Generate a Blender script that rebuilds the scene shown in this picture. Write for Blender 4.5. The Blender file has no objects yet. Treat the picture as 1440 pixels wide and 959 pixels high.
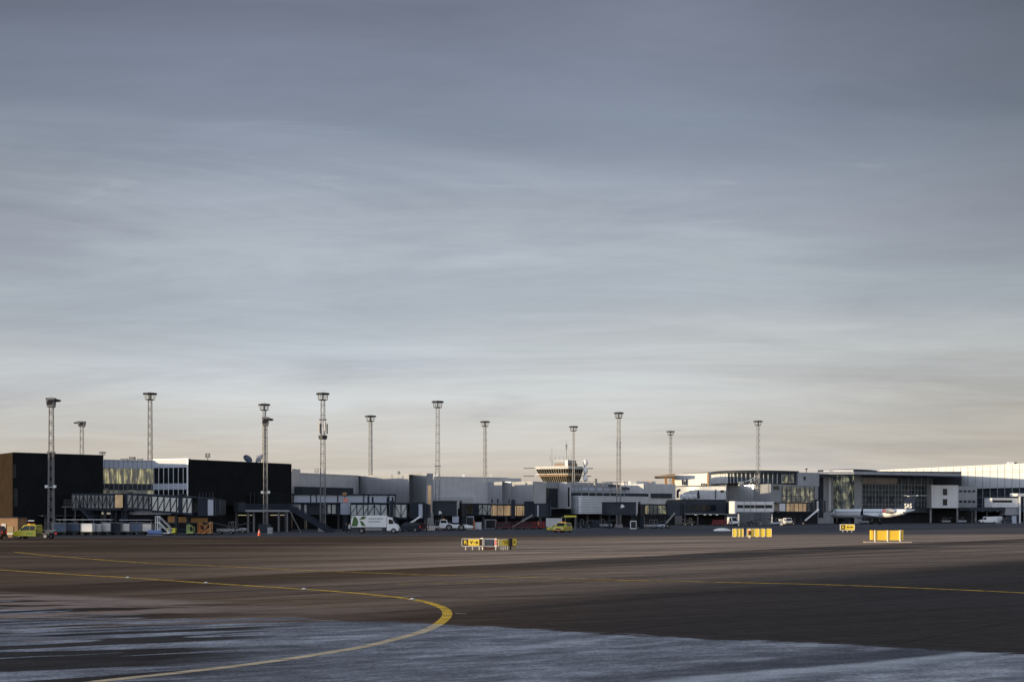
import bpy, bmesh, math, random
from mathutils import Vector, Matrix
random.seed(7)
S = bpy.context.scene
COL = S.collection
H = 3.4            # eye height
HY = 721.0         # horizon row in the 1440x959 photo
F = 1800.0         # focal length in photo pixels
R = math.radians
# ------------------------------------------------------------------ camera
cam = bpy.data.cameras.new('camera'); cob = bpy.data.objects.new('camera', cam); COL.objects.link(cob)
cob.location = (0, 0, H); cob.rotation_euler = (R(90), 0, 0)
cam.sensor_width = 36; cam.lens = 36*F/1440; cam.shift_y = (HY-479.5)/1440
cam.clip_start = 0.5; cam.clip_end = 20000
S.camera = cob
# ------------------------------------------------------------------ light
SUN_EL = 4.3
SX, SY = -0.93, -0.37          # horizontal direction towards the sun
SUN_AZ = math.atan2(SX, SY)
sun = bpy.data.lights.new('sun', 'SUN'); sun.energy = 5.0; sun.angle = R(0.55); sun.color = (1.0, 0.79, 0.50)
so = bpy.data.objects.new('sun', sun); COL.objects.link(so)
ce = math.cos(R(SUN_EL)); d = Vector((SX, SY, 0)).normalized()*ce + Vector((0, 0, math.sin(R(SUN_EL))))
so.rotation_euler = d.to_track_quat('Z', 'Y').to_euler(); so.location = (-60, 20, 60)
def s2l(c): return tuple(((v/255)/12.92 if v/255 <= .04045 else ((v/255+.055)/1.055)**2.4) for v in c)
W = bpy.data.worlds.new('World'); S.world = W; W.use_nodes = True
nt = W.node_tree; N = nt.nodes; L = nt.links; N.clear()
def nn(t, **k):
    n = N.new(t)
    for a, b in k.items(): setattr(n, a, b)
    return n
out = nn('ShaderNodeOutputWorld'); bg = nn('ShaderNodeBackground'); bg.inputs[1].default_value = 0.1
L.new(bg.outputs[0], out.inputs[0])
sky = nn('ShaderNodeTexSky', sky_type='NISHITA', sun_disc=False)
sky.sun_elevation = R(SUN_EL); sky.sun_rotation = SUN_AZ; sky.air_density = 1.0; sky.dust_density = 1.5
tc = nn('ShaderNodeTexCoord'); sp = nn('ShaderNodeSeparateXYZ'); L.new(tc.outputs['Generated'], sp.inputs[0])
def M(op, a, b=None, c=None):
    n = nn('ShaderNodeMath', operation=op)
    for i, v in enumerate((a, b, c)):
        if v is None: continue
        if isinstance(v, (int, float)): n.inputs[i].default_value = v
        else: L.new(v, n.inputs[i])
    return n.outputs[0]
def ramp(fac, stops, interp='LINEAR'):
    r = nn('ShaderNodeValToRGB'); e = r.color_ramp; e.interpolation = interp
    while len(e.elements) < len(stops): e.elements.new(0.5)
    for el, (p, c) in zip(e.elements, stops): el.position = p; el.color = (*c, 1)
    L.new(fac, r.inputs[0]); return r.outputs[0]
x, y, z = sp.outputs
hz = M('SQRT', M('ADD', M('MULTIPLY', x, x), M('MULTIPLY', y, y)))
el = M('DIVIDE', z, M('MAXIMUM', hz, .001))            # tan(elevation)
den = M('ADD', M('MAXIMUM', z, 0.0), 0.10)
cv = nn('ShaderNodeCombineXYZ'); L.new(M('DIVIDE', x, den), cv.inputs[0]); L.new(M('DIVIDE', y, den), cv.inputs[1])
def noise(scale, rot, sx, sy, detail=6, rough=.55, dist=0.3, off=0):
    mp = nn('ShaderNodeMapping'); mp.inputs['Rotation'].default_value = (0, 0, R(rot)); mp.inputs['Scale'].default_value = (sx, sy, 1); mp.inputs['Location'].default_value = (off, off*1.7, off*.3)
    L.new(cv.outputs[0], mp.inputs[0]); n = nn('ShaderNodeTexNoise'); n.inputs['Scale'].default_value = scale; n.inputs['Detail'].default_value = detail
    n.inputs['Roughness'].default_value = rough; n.inputs['Distortion'].default_value = dist; L.new(mp.outputs[0], n.inputs['Vector']); return n.outputs[0]
n1 = noise(1.0, 30, .30, .55, 5, .5, .6, 3)
n2 = noise(1.0, 24, .8, 1.7, 9, .62, .9, 11)
n3 = noise(1.0, 40, .12, .22, 3, .5, .3, 7)
n4 = noise(1.0, 15, 2.6, 6.0, 8, .65, 1.2, 23)
wob = M('ADD', M('MULTIPLY', M('SUBTRACT', n1, .5), .10), M('MULTIPLY', M('SUBTRACT', n3, .5), .10))
el2 = M('ADD', el, wob)
g = ramp(M('DIVIDE', el2, .42), [(0.0, s2l((208,194,180))), (.094, s2l((210,202,191))), (.16, s2l((206,202,196))), (.29, s2l((208,212,214))), (.40, s2l((184,192,202))),
      (.56, s2l((165,172,186))), (.755, s2l((136,146,164))), (.93, s2l((122,130,149))), (1.0, s2l((114,121,139)))])
def sstep0(v, a_, b_):
    n = nn('ShaderNodeMapRange', interpolation_type='SMOOTHSTEP'); L.new(v, n.inputs[0]); n.inputs[1].default_value = a_; n.inputs[2].default_value = b_; return n.outputs[0]
def cmix(f, a_, c_):
    n = nn('ShaderNodeMixRGB'); L.new(f, n.inputs[0]); L.new(a_, n.inputs[1]); n.inputs[2].default_value = (*s2l(c_), 1); return n.outputs[0]
mid = M('MULTIPLY', sstep0(el, .04, .12), M('SUBTRACT', 1.0, sstep0(el, .20, .36)))
nb2 = noise(1.0, 33, .32, .9, 7, .6, .8, 31)
g = cmix(M('MULTIPLY', M('MULTIPLY', sstep0(nb2, .50, .64), mid), .27), g, (212, 222, 227))
g = cmix(M('MULTIPLY', M('SUBTRACT', 1.0, sstep0(nb2, .36, .50)), .20), g, (150, 152, 168))
nw = noise(1.0, 28, 1.6, 5.0, 9, .7, 1.4, 47)
g = cmix(M('MULTIPLY', M('MULTIPLY', sstep0(nw, .60, .72), mid), .20), g, (215, 222, 226))
# streaks of thinner and thicker cloud
stk = M('ADD', 1.0, M('ADD', M('MULTIPLY', M('SUBTRACT', n2, .5), .46), M('ADD', M('MULTIPLY', M('SUBTRACT', n1, .5), .50), M('MULTIPLY', M('SUBTRACT', n4, .5), .13))))
# brighter towards the low sun, darker away to the right and far left overhead
azx = M('DIVIDE', x, M('MAXIMUM', hz, .001))
sundot = M('ADD', M('MULTIPLY', x, SX), M('MULTIPLY', y, SY))
bright = M('ADD', 1.0, M('MULTIPLY', M('POWER', M('MAXIMUM', sundot, 0.0), 4.0), 1.1))
def sstep(v, a_, b_):
    n = nn('ShaderNodeMapRange', interpolation_type='SMOOTHSTEP'); L.new(v, n.inputs[0]); n.inputs[1].default_value = a_; n.inputs[2].default_value = b_; return n.outputs[0]
elc = M('MINIMUM', el, .45)
dark = M('SUBTRACT', 1.0, M('ADD', M('MULTIPLY', sstep(azx, .10, .42), M('ADD', .10, M('MULTIPLY', elc, .95))), M('MULTIPLY', sstep(M('MULTIPLY', azx, -1.0), .17, .42), M('ADD', .03, M('MULTIPLY', elc, .42)))))
up = M('MINIMUM', M('MAXIMUM', M('MULTIPLY', M('SUBTRACT', el, .46), 1.6), 0.0), 1.0)    # above the frame the cloud thins to clear blue
um = nn('ShaderNodeMixRGB'); L.new(up, um.inputs[0]); L.new(g, um.inputs[1]); um.inputs[2].default_value = (.42, .50, .66, 1); g = um.outputs[0]
vm = nn('ShaderNodeVectorMath', operation='SCALE'); L.new(g, vm.inputs[0]); back = M('ADD', 1.0, M('MULTIPLY', sstep(M('MULTIPLY', y, -1.0), -.15, .75), 1.5))     # the sky behind us, facing the low sun, is the brighter half
L.new(M('MULTIPLY', M('MULTIPLY', M('MULTIPLY', M('MULTIPLY', stk, bright), back), dark), 10.0), vm.inputs['Scale'])
mx = nn('ShaderNodeMixRGB'); mx.inputs[0].default_value = .90; L.new(sky.outputs[0], mx.inputs[1]); L.new(vm.outputs[0], mx.inputs[2])
L.new(mx.outputs[0], bg.inputs[0])
vs = S.view_settings; vs.view_transform = 'Standard'; vs.look = 'None'; vs.gamma = 1; vs.exposure = 0; vs.use_curve_mapping = False
# ------------------------------------------------------------------ materials
MATS = {}
def mat(name, col, rough=.6, metal=0.0, var=.12, vs_=.6, bump=0, bscale=4, emit=None, es=0, ribs=None, spec=.5, grime=0):
    if name in MATS: return MATS[name]
    global N, L
    m = bpy.data.materials.new(name); m.use_nodes = True; nt = m.node_tree; N = nt.nodes; L = nt.links
    b = N['Principled BSDF']; b.inputs['Roughness'].default_value = rough; b.inputs['Metallic'].default_value = metal; b.inputs['Specular IOR Level'].default_value = spec
    t = nn('ShaderNodeTexCoord'); no = nn('ShaderNodeTexNoise'); no.inputs['Scale'].default_value = vs_; no.inputs['Detail'].default_value = 6
    L.new(t.outputs['Object'], no.inputs['Vector'])
    lo = tuple(max(0, c*(1-var)) for c in col); hi = tuple(min(1, c*(1+var)) for c in col)
    c = ramp(no.outputs[0], [(.3, lo), (.7, hi)])
    if grime:      # rain-run streaks down the cladding
        mp = nn('ShaderNodeMapping'); mp.inputs['Scale'].default_value = (1.3, 1.3, .08); L.new(t.outputs['Object'], mp.inputs[0])
        n2 = nn('ShaderNodeTexNoise'); n2.inputs['Scale'].default_value = 1.0; n2.inputs['Detail'].default_value = 5; L.new(mp.outputs[0], n2.inputs['Vector'])
        mm = nn('ShaderNodeMixRGB', blend_type='MULTIPLY'); mm.inputs[0].default_value = 1; L.new(c, mm.inputs[1])
        L.new(ramp(n2.outputs[0], [(.35, (1-grime,)*3), (.65, (1, 1, 1))]), mm.inputs[2]); c = mm.outputs[0]
    L.new(c, b.inputs['Base Color'])
    if ribs:
        w = nn('ShaderNodeTexWave', wave_type='BANDS', bands_direction='Z' if ribs[0] == 'z' else 'X'); w.inputs['Scale'].default_value = ribs[1]
        L.new(t.outputs['Object'], w.inputs['Vector']); bu = nn('ShaderNodeBump'); bu.inputs['Strength'].default_value = ribs[2]; bu.inputs['Distance'].default_value = .05
        L.new(w.outputs['Fac'], bu.inputs['Height']); L.new(bu.outputs[0], b.inputs['Normal'])
    elif bump:
        n3 = nn('ShaderNodeTexNoise'); n3.inputs['Scale'].default_value = bscale; L.new(t.outputs['Object'], n3.inputs['Vector'])
        bu = nn('ShaderNodeBump'); bu.inputs['Strength'].default_value = bump; bu.inputs['Distance'].default_value = .05
        L.new(n3.outputs[0], bu.inputs['Height']); L.new(bu.outputs[0], b.inputs['Normal'])
    if emit:
        b.inputs['Emission Color'].default_value = (*emit, 1); b.inputs['Emission Strength'].default_value = es
    MATS[name] = m; return m
def glowmat(name, stops, scale, sz=(1, 1, 1), strength=1.0):     # glass with uneven emission painted in for warm reflections
    global N, L
    m = bpy.data.materials.new(name); m.use_nodes = True; nt = m.node_tree; N = nt.nodes; L = nt.links
    b = N['Principled BSDF']; b.inputs['Roughness'].default_value = .12; b.inputs['Base Color'].default_value = (.03, .035, .04, 1)
    t = nn('ShaderNodeTexCoord'); mp = nn('ShaderNodeMapping'); mp.inputs['Scale'].default_value = sz; L.new(t.outputs['Object'], mp.inputs[0])
    no = nn('ShaderNodeTexNoise'); no.inputs['Scale'].default_value = scale; no.inputs['Detail'].default_value = 4; L.new(mp.outputs[0], no.inputs['Vector'])
    L.new(ramp(no.outputs[0], stops), b.inputs['Emission Color']); b.inputs['Emission Strength'].default_value = strength
    MATS[name] = m; return m
black = mat('black_cladding', (.010, .012, .014), .7, var=.2, spec=.1, ribs=('x', .8, .15))
brown = mat('brown_cladding', (.030, .020, .012), .9, var=.2, spec=.05)
grey = mat('grey_metal_cladding', (.52, .53, .55), .45, .15, var=.07, ribs=('x', 1.2, .1), grime=.12)
curvem = mat('curved_metal_cladding', (.50, .515, .54), .38, .75, var=.05, grime=.10)
grey2 = mat('mid_grey_cladding', (.33, .345, .37), .5, .1, var=.08, grime=.12)
dgrey = mat('dark_grey_cladding', (.042, .05, .063), .6, 0, spec=.15, var=.12, grime=.15)
silver = mat('silver_ribbed_cladding', (.62, .65, .68), .35, .35, var=.06, ribs=('z', .55, .8), grime=.1)
white = mat('white_panel', (.72, .73, .74), .5, var=.04, grime=.08)
whitep = mat('white_paint', (.75, .76, .76), .35, var=.05)
pale = mat('pale_panel', (.42, .46, .54), .5, var=.08)
frost = mat('frosted_glass', (.40, .43, .42), .25, var=.12, spec=.6)
glass = mat('dark_glass', (.010, .014, .018), .14, var=.3, spec=.25, bump=.03, bscale=.6)
glassg = mat('green_glass', (.065, .085, .10), .25, var=.5, spec=.12, bump=.05, bscale=.5)
steel = mat('galvanised_steel', (.22, .22, .225), .55, .2, var=.15, vs_=2)
dsteel = mat('dark_steel', (.045, .047, .05), .5, .4, var=.2)
navy = mat('dark_blue_steel', (.022, .029, .043), .6, 0, spec=.15, var=.12)
blackp = mat('black_plastic', (.012, .012, .014), .6)
rubber = mat('tyre_rubber', (.018, .018, .018), .85)
concrete = mat('concrete', (.27, .26, .25), .9, var=.15, vs_=1.5, bump=.2)
dconc = mat('dark_concrete', (.09, .09, .095), .9, var=.2)
under = mat('undercroft_shade_wall', (.014, .015, .018), .9, var=.4)  # near-black, the shade under the halls painted into the wall
yellow = mat('yellow_sign_paint', (.92, .66, .06), .45, var=.04)
yelcar = mat('yellow_vehicle_paint', (.55, .50, .03), .3, var=.04, spec=.6)
yelo = mat('warm_yellow_vehicle_paint', (.85, .62, .03), .3, var=.05, spec=.6)
cream = mat('cream_sign_frame', (.78, .74, .66), .5, var=.05)
orange = mat('orange_paint', (.45, .16, .03), .45)
red = mat('red_paint', (.42, .02, .02), .45)
dred = mat('dark_red_paint', (.13, .02, .025), .5)
bluec = mat('blue_tarp', (.08, .11, .17), .7, var=.25)
greenl = mat('leaf_green_print', (.045, .12, .02), .5, var=.4, vs_=3)
tan = mat('tan_boards', (.35, .2, .1), .8, var=.15)
ochre = mat('ochre_panel', (.42, .22, .07), .6)
cloth = mat('grey_cloth', (.5, .5, .5), .9, var=.15, bump=.5, bscale=3)
lampw = mat('lamp_white', (.8, .8, .8), .5, emit=(1, .95, .85), es=.7)
headl = mat('headlight_lens', (.6, .6, .58), .2)
redlamp = mat('red_lens', (.6, .02, .02), .3, emit=(1, .05, .02), es=.5)
amber = mat('amber_lens', (.8, .3, .03), .3, emit=(1, .45, .05), es=.15)
navyt = mat('navy_tail_paint', (.008, .016, .04), .55, spec=.2)
fus = mat('aircraft_paint', (.80, .82, .84), .3, var=.04)
glowY = glowmat('concourse_reflection_glow', [(.38, (.06, .065, .06)), (.49, (.16, .15, .10)), (.54, (.42, .38, .19)), (.64, (.80, .72, .36))], 1.0, (1.7, 1.7, .35), .6)  # yellow emission painted for sun reflections in the concourse glass
smoky = mat('smoky_glass', (.15, .165, .17), .2, var=.3, spec=.5)
glowG = glowmat('gate_glass_glow', [(.25, (.20, .13, .07)), (.5, (.46, .31, .17)), (.72, (.78, .57, .31))], .45, (1, 1, .6), .6)  # golden emission stands in for sunlit reflections in gate glass
glowD = glowmat('dim_glow_glass', [(.42, (.012, .018, .022)), (.54, (.055, .065, .06)), (.66, (.30, .29, .17))], .5, (1, 1, 1), .8)
# ------------------------------------------------------------------ helpers
def G(px, D, z=0.0): return Vector(((px-720)/F*D, D, z))
def ZP(py, D): return H + (HY-py)*D/F
def gy(py): return F*H/(py-HY)                      # depth of ground seen at row py
class MB:
    def __init__(s): s.v = []; s.f = []; s.pr = []
    def add(s, vs, fs):
        vs = [Vector(q) for q in vs]; s.pr.append((vs, fs)); k = len(s.v); s.v += [Vector(q) for q in vs]; s.f += [[i+k for i in q] for q in fs]; return s
    def box(s, c, d, rz=0, M_=None):
        m = Matrix.Rotation(rz, 3, 'Z'); c = Vector(c)
        vs = [c + m @ Vector((sx*d[0]/2, sy*d[1]/2, sz*d[2]/2)) for sx in (-1, 1) for sy in (-1, 1) for sz in (-1, 1)]
        return s.add(vs, [(0, 1, 3, 2), (4, 6, 7, 5), (0, 4, 5, 1), (2, 3, 7, 6), (0, 2, 6, 4), (1, 5, 7, 3)])
    def hexa(s, b, t):                                # bottom 4, top 4 corners
        return s.add(list(b)+list(t), [(3, 2, 1, 0), (4, 5, 6, 7), (0, 1, 5, 4), (1, 2, 6, 5), (2, 3, 7, 6), (3, 0, 4, 7)])
    def bar(s, a, b, w, h=None):                      # square bar between points
        a = Vector(a); b = Vector(b); h = h or w; t = (b-a)
        if t.length < 1e-6: return s
        t.normalize(); u = t.cross(Vector((0, 0, 1)))
        if u.length < 1e-3: u = Vector((1, 0, 0))
        u.normalize(); v = u.cross(t)
        q = lambda p: [p-u*w/2-v*h/2, p+u*w/2-v*h/2, p+u*w/2+v*h/2, p-u*w/2+v*h/2]
        return s.hexa(q(a), q(b))
    def tube(s, a, b, r, r2=None, n=10, cap=True):
        a = Vector(a); b = Vector(b); r2 = r if r2 is None else r2; t = (b-a).normalized(); u = t.cross(Vector((0, 0, 1)))
        if u.length < 1e-3: u = Vector((1, 0, 0))
        u.normalize(); v = t.cross(u); vs = []
        for p, q in ((a, r), (b, r2)):
            vs += [p + (u*math.cos(2*math.pi*i/n) + v*math.sin(2*math.pi*i/n))*q for i in range(n)]
        fs = [(i, (i+1) % n, n+(i+1) % n, n+i) for i in range(n)]
        if cap: fs += [tuple(range(n))[::-1], tuple(range(n, 2*n))]
        return s.add(vs, fs)
    def loft(s, rings, cap=True):
        n = len(rings[0]); vs = [p for r_ in rings for p in r_]; fs = []
        for k in range(len(rings)-1):
            fs += [(k*n+i, k*n+(i+1) % n, (k+1)*n+(i+1) % n, (k+1)*n+i) for i in range(n)]
        if cap: fs += [tuple(range(n))[::-1], tuple(range((len(rings)-1)*n, len(rings)*n))]
        return s.add(vs, fs)
    def prism(s, pts, z0, z1):
        return s.loft([[Vector((p[0], p[1], z0)) for p in pts], [Vector((p[0], p[1], z1)) for p in pts]])
    def xprism(s, prof, y0, y1, inset=None):          # profile in xz extruded along y
        a = [Vector((p[0], y0, p[1])) for p in prof]; b = [Vector((p[0], y1, p[1])) for p in prof]
        return s.loft([a, b])
    def sphere(s, c, r, n=12, m=8, sc=(1, 1, 1)):
        c = Vector(c); rings = []
        for j in range(m+1):
            ph = -math.pi/2+math.pi*j/m; q = max(math.cos(ph), .02)
            rings.append([c+Vector((r*sc[0]*q*math.cos(2*math.pi*i/n), r*sc[1]*q*math.sin(2*math.pi*i/n), r*sc[2]*math.sin(ph))) for i in range(n)])
        return s.loft(rings)
    def build(s, name, m, parent=None, world=True, bevel=0, smooth=False):
        off = Vector((0, 0, 0))
        if parent is not None and world:
            r_ = parent
            while r_.parent: r_ = r_.parent
            off = r_.location
        me = bpy.data.meshes.new(name); me.from_pydata([tuple(p-off) for p in s.v], [], s.f)
        bm = bmesh.new(); bm.from_mesh(me); bmesh.ops.recalc_face_normals(bm, faces=bm.faces)
        if smooth:
            for f in bm.faces: f.smooth = True
            for e in bm.edges:
                if len(e.link_faces) == 2 and e.calc_face_angle(0) > R(40): e.smooth = False
        bm.to_mesh(me); bm.free(); me.materials.append(m)
        o = bpy.data.objects.new(name, me); COL.objects.link(o)
        if parent is not None: o.parent = parent
        if bevel:
            bv = o.modifiers.new('bevel', 'BEVEL'); bv.width = bevel; bv.segments = 2; bv.limit_method = 'ANGLE'
        return o
def thing(name, label, cat, loc, rz=0, group=None):
    o = bpy.data.objects.new(name, None); COL.objects.link(o); o.location = loc; o.rotation_euler = (0, 0, rz)
    o.empty_display_size = .3; tag(o, label, cat, group); return o
def tag(o, label=None, cat=None, group=None, kind=None):
    if label: o['label'] = label
    if cat: o['category'] = cat
    if group: o['group'] = group
    if kind: o['kind'] = kind
    return o
def children(o): return [c for c in bpy.data.objects if c.parent == o]
def copy_tree(o, parent=None):
    kids = children(o); c = o.copy(); COL.objects.link(c)
    if parent is not None: c.parent = parent
    for k in kids: copy_tree(k, c)
    return c
def dup(o, loc, rz, label, scale=None, group=None):
    c = copy_tree(o); c.location = loc; c.rotation_euler = (0, 0, rz); c['label'] = label
    if scale: c.scale = scale
    if group: c['group'] = group
    return c
def each(mb, name, m, parent=None, world=True, **k):   # every piece of the batch becomes a part of its own
    out = []
    for vs, fs in mb.pr:
        b_ = MB(); b_.add(vs, fs); out.append(b_.build(name, m, parent, world, **k))
    return out
class Face:                                           # a vertical facade plane between two seen corners
    def __init__(s, p0, D0, p1, D1):
        s.A = G(p0, D0); s.B = G(p1, D1); s.t = (s.B-s.A).normalized(); s.n = Vector((s.t.y, -s.t.x, 0))
        if s.n.y > 0 and s.n.dot(-s.A) < 0: s.n = -s.n
        if s.n.dot(s.A) > 0: s.n = -s.n
    def pt(s, px, off=0):                             # where the line of sight through column px meets the plane
        k = (px-720)/F; A = s.A + s.n*off
        # (A + t*u).x = k*(A+t*u).y
        u = (k*A.y-A.x)/(s.t.x-k*s.t.y); return A+s.t*u
    def rect(s, mb, p0, p1, y0, y1, out=.05, th=.1, z0=None, z1=None):
        a = s.pt(p0, out); b = s.pt(p1, out); zt = ZP(y0, a.y) if z1 is None else z1; zb = ZP(y1, a.y) if z0 is None else z0
        q = [a, b, b-s.n*th, a-s.n*th]
        return mb.hexa([Vector((v.x, v.y, zb)) for v in q], [Vector((v.x, v.y, zt)) for v in q])
def foot(pts, depth, dirn=(-.62, .78)):               # footprint behind a seen front line
    f = [G(*p) for p in pts]; dv = Vector((dirn[0], dirn[1], 0)).normalized()*depth
    return f + [f[-1]+dv, f[0]+dv]
def smoothpts(P, n=5):
    out = []
    for i in range(len(P)-1):
        p0 = P[max(i-1, 0)]; p1 = P[i]; p2 = P[i+1]; p3 = P[min(i+2, len(P)-1)]
        for j in range(n):
            t = j/n; out.append(tuple(.5*((2*b)+(-a+c)*t+(2*a-5*b+4*c-d_)*t*t+(-a+3*b-3*c+d_)*t**3) for a, b, c, d_ in zip(p0, p1, p2, p3)))
    out.append(P[-1]); return out
def bld(name, label, cat, p, D): return thing(name, label, cat, G(p, D))
def text(body, size, m, parent, loc, rz, bold=.0):
    cu = bpy.data.curves.new('lettering', 'FONT'); cu.body = body; cu.size = size; cu.extrude = .006; cu.offset = bold; cu.align_x = 'CENTER'; cu.align_y = 'CENTER'
    o = bpy.data.objects.new('lettering', cu); COL.objects.link(o); dg = bpy.context.evaluated_depsgraph_get()
    me = bpy.data.meshes.new_from_object(o.evaluated_get(dg)); bpy.data.objects.remove(o)
    me.materials.clear(); me.materials.append(m)
    t = bpy.data.objects.new('lettering', me); COL.objects.link(t); t.parent = parent; t.location = loc; t.rotation_euler = (R(90), 0, rz); return t

# ------------------------------------------------------------------ ground
def ground_coords():
    t = nn('ShaderNodeTexCoord'); s = nn('ShaderNodeSeparateXYZ'); L.new(t.outputs['Object'], s.inputs[0]); return s.outputs[0], s.outputs[1]
def gn(x, y, th, su, sv, det=5, rough=.55, off=0, dist=0):
    c, s_ = math.cos(R(th)), math.sin(R(th))
    u = M('ADD', M('MULTIPLY', x, c*su), M('MULTIPLY', y, s_*su)); v = M('ADD', M('MULTIPLY', x, -s_*sv), M('MULTIPLY', y, c*sv))
    cb = nn('ShaderNodeCombineXYZ'); L.new(u, cb.inputs[0]); L.new(v, cb.inputs[1]); cb.inputs[2].default_value = off
    n = nn('ShaderNodeTexNoise'); n.inputs['Scale'].default_value = 1; n.inputs['Detail'].default_value = det; n.inputs['Roughness'].default_value = rough; n.inputs['Distortion'].default_value = dist
    L.new(cb.outputs[0], n.inputs['Vector']); return n.outputs[0]
def rmp(v, a, b):                                     # 0..1 as v goes a..b
    n = nn('ShaderNodeMapRange', interpolation_type='SMOOTHSTEP'); L.new(v, n.inputs[0]); n.inputs[1].default_value = a; n.inputs[2].default_value = b
    n.inputs[3].default_value = 0; n.inputs[4].default_value = 1; return n.outputs[0]
def mixc(f, a, b, bt='MIX'):
    n = nn('ShaderNodeMixRGB', blend_type=bt)
    if isinstance(f, (int, float)): n.inputs[0].default_value = f
    else: L.new(f, n.inputs[0])
    for i, q in ((1, a), (2, b)):
        if isinstance(q, tuple): n.inputs[i].default_value = (*q, 1)
        else: L.new(q, n.inputs[i])
    return n.outputs[0]
def frost_mask(x, y):                                 # where the thin frost lies on the near apron
    v = M('ADD', M('MULTIPLY', x, .49), M('MULTIPLY', y, .87))
    left = M('SUBTRACT', 1.0, rmp(x, -14.0, -3.0))
    n = gn(x, y, 16, .06, .40, 9, .66, 3); n2_ = gn(x, y, 0, 1.0, 3, 4, .6, 8)
    wob = M('ADD', M('ADD', M('MULTIPLY', left, 4.5), M('MULTIPLY', M('SUBTRACT', n, .5), M('MULTIPLY', left, 42.0))), M('ADD', M('MULTIPLY', M('SUBTRACT', n2_, .5), 2.2), M('MULTIPLY', M('SUBTRACT', gn(x, y, -20, .15, .3, 6, .6, 91), .5), 2.6)))
    return M('SUBTRACT', 1.0, rmp(M('ADD', v, wob), 32.6, 33.1)), left, v
gm = bpy.data.materials.new('apron_asphalt'); gm.use_nodes = True; nt = gm.node_tree; N = nt.nodes; L = nt.links; b = N['Principled BSDF']
x, y = ground_coords()
fm, left, vv = frost_mask(x, y)
q = M('SUBTRACT', M('MULTIPLY', x, .77), M('MULTIPLY', y, .64))
def C(v, k=3.2): 
    n = nn('ShaderNodeMath', operation='MULTIPLY_ADD', use_clamp=True); L.new(v, n.inputs[0]); n.inputs[1].default_value = k; n.inputs[2].default_value = .5-.5*k; return n.outputs[0]
nb = C(gn(x, y, 50, .012, .07, 4, .5, 1))
ns = C(gn(x, y, 42, .012, .28, 7, .62, 5))
ns2 = C(gn(x, y, 30, .02, .9, 6, .6, 15))
nl = C(gn(x, y, 4, .015, .16, 5, .6, 14))
nblot = C(gn(x, y, 20, .03, .09, 4, .5, 22))
grain = gn(x, y, 0, 14, 14, 3, .7, 2); grain2 = C(gn(x, y, 30, 1.1, 2.2, 5, .65, 9), 2.0)
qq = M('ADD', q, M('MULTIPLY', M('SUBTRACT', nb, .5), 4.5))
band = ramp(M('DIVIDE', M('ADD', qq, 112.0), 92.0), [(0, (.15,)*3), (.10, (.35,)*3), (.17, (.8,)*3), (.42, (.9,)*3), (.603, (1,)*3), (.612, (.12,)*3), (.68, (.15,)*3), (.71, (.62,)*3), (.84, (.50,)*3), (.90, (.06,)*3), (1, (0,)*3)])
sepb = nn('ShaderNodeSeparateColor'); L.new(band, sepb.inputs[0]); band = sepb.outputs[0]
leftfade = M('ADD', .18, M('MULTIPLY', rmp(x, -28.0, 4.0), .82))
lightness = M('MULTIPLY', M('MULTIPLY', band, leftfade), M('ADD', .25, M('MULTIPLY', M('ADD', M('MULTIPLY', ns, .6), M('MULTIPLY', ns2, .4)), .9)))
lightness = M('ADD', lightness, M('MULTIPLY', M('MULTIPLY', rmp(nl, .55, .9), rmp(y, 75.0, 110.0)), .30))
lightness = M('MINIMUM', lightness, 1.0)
darkc = mixc(rmp(M('ADD', x, M('MULTIPLY', M('SUBTRACT', nblot, .5), 16.0)), -12.0, 14.0), (.104, .068, .044), (0.061, 0.058, 0.060))
darkc = mixc(M('MULTIPLY', nblot, .55), darkc, (0.048, 0.040, 0.035))
darkc = mixc(M('MULTIPLY', M('SUBTRACT', 1.0, ns2), .35), darkc, (0.031, 0.027, 0.024))
streak = ns
skid = M('MAXIMUM', rmp(C(gn(x, y, 47, .006, .8, 3, .5, 71)), .74, .92), rmp(C(gn(x, y, 14, .008, .7, 3, .5, 81)), .76, .94))
lightness = M('MULTIPLY', lightness, M('SUBTRACT', 1.0, M('MULTIPLY', skid, .6)))
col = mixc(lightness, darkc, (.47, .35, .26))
# near left: pale dried patches and wet dark ones beside the frost
wet = M('MULTIPLY', rmp(left, .0, .5), rmp(C(gn(x, y, 24, .06, .50, 9, .62, 31, .9)), .52, .60))
pale_ = M('MULTIPLY', M('MULTIPLY', left, rmp(C(gn(x, y, 10, .10, .4, 5, .6, 41)), .30, .55)), M('SUBTRACT', 1.0, rmp(vv, 36.0, 38.0)))
col = mixc(M('MULTIPLY', M('MULTIPLY', left, M('SUBTRACT', 1.0, rmp(vv, 34.0, 37.5))), .75), col, (.030, .026, .024))
col = mixc(M('MULTIPLY', pale_, .85), col, (.30, .235, .20))
# far apron by the stands: terminal's cool shade painted into the asphalt
far = rmp(M('ADD', y, M('MULTIPLY', x, -.18)), 178.0, 200.0)
col = mixc(M('MULTIPLY', far, .85), col, mixc(streak, (0.058, 0.062, 0.072), (0.117, 0.117, 0.125)))
# frost
fl = M('ADD', M('MULTIPLY', C(gn(x, y, 20, .45, 1.1, 9, .75, 12)), .40), M('ADD', M('MULTIPLY', C(gn(x, y, 40, .10, .42, 5, .6, 17)), .32), M('MULTIPLY', C(gn(x, y, 0, 7, 9, 4, .8, 19)), .28)))
frc = ramp(fl, [(.22, (.085, .092, .106)), (.5, (.19, .203, .232)), (.80, (.42, .445, .49))])
frc = mixc(M('MULTIPLY', wet, .93), frc, (.034, .031, .029))
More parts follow.
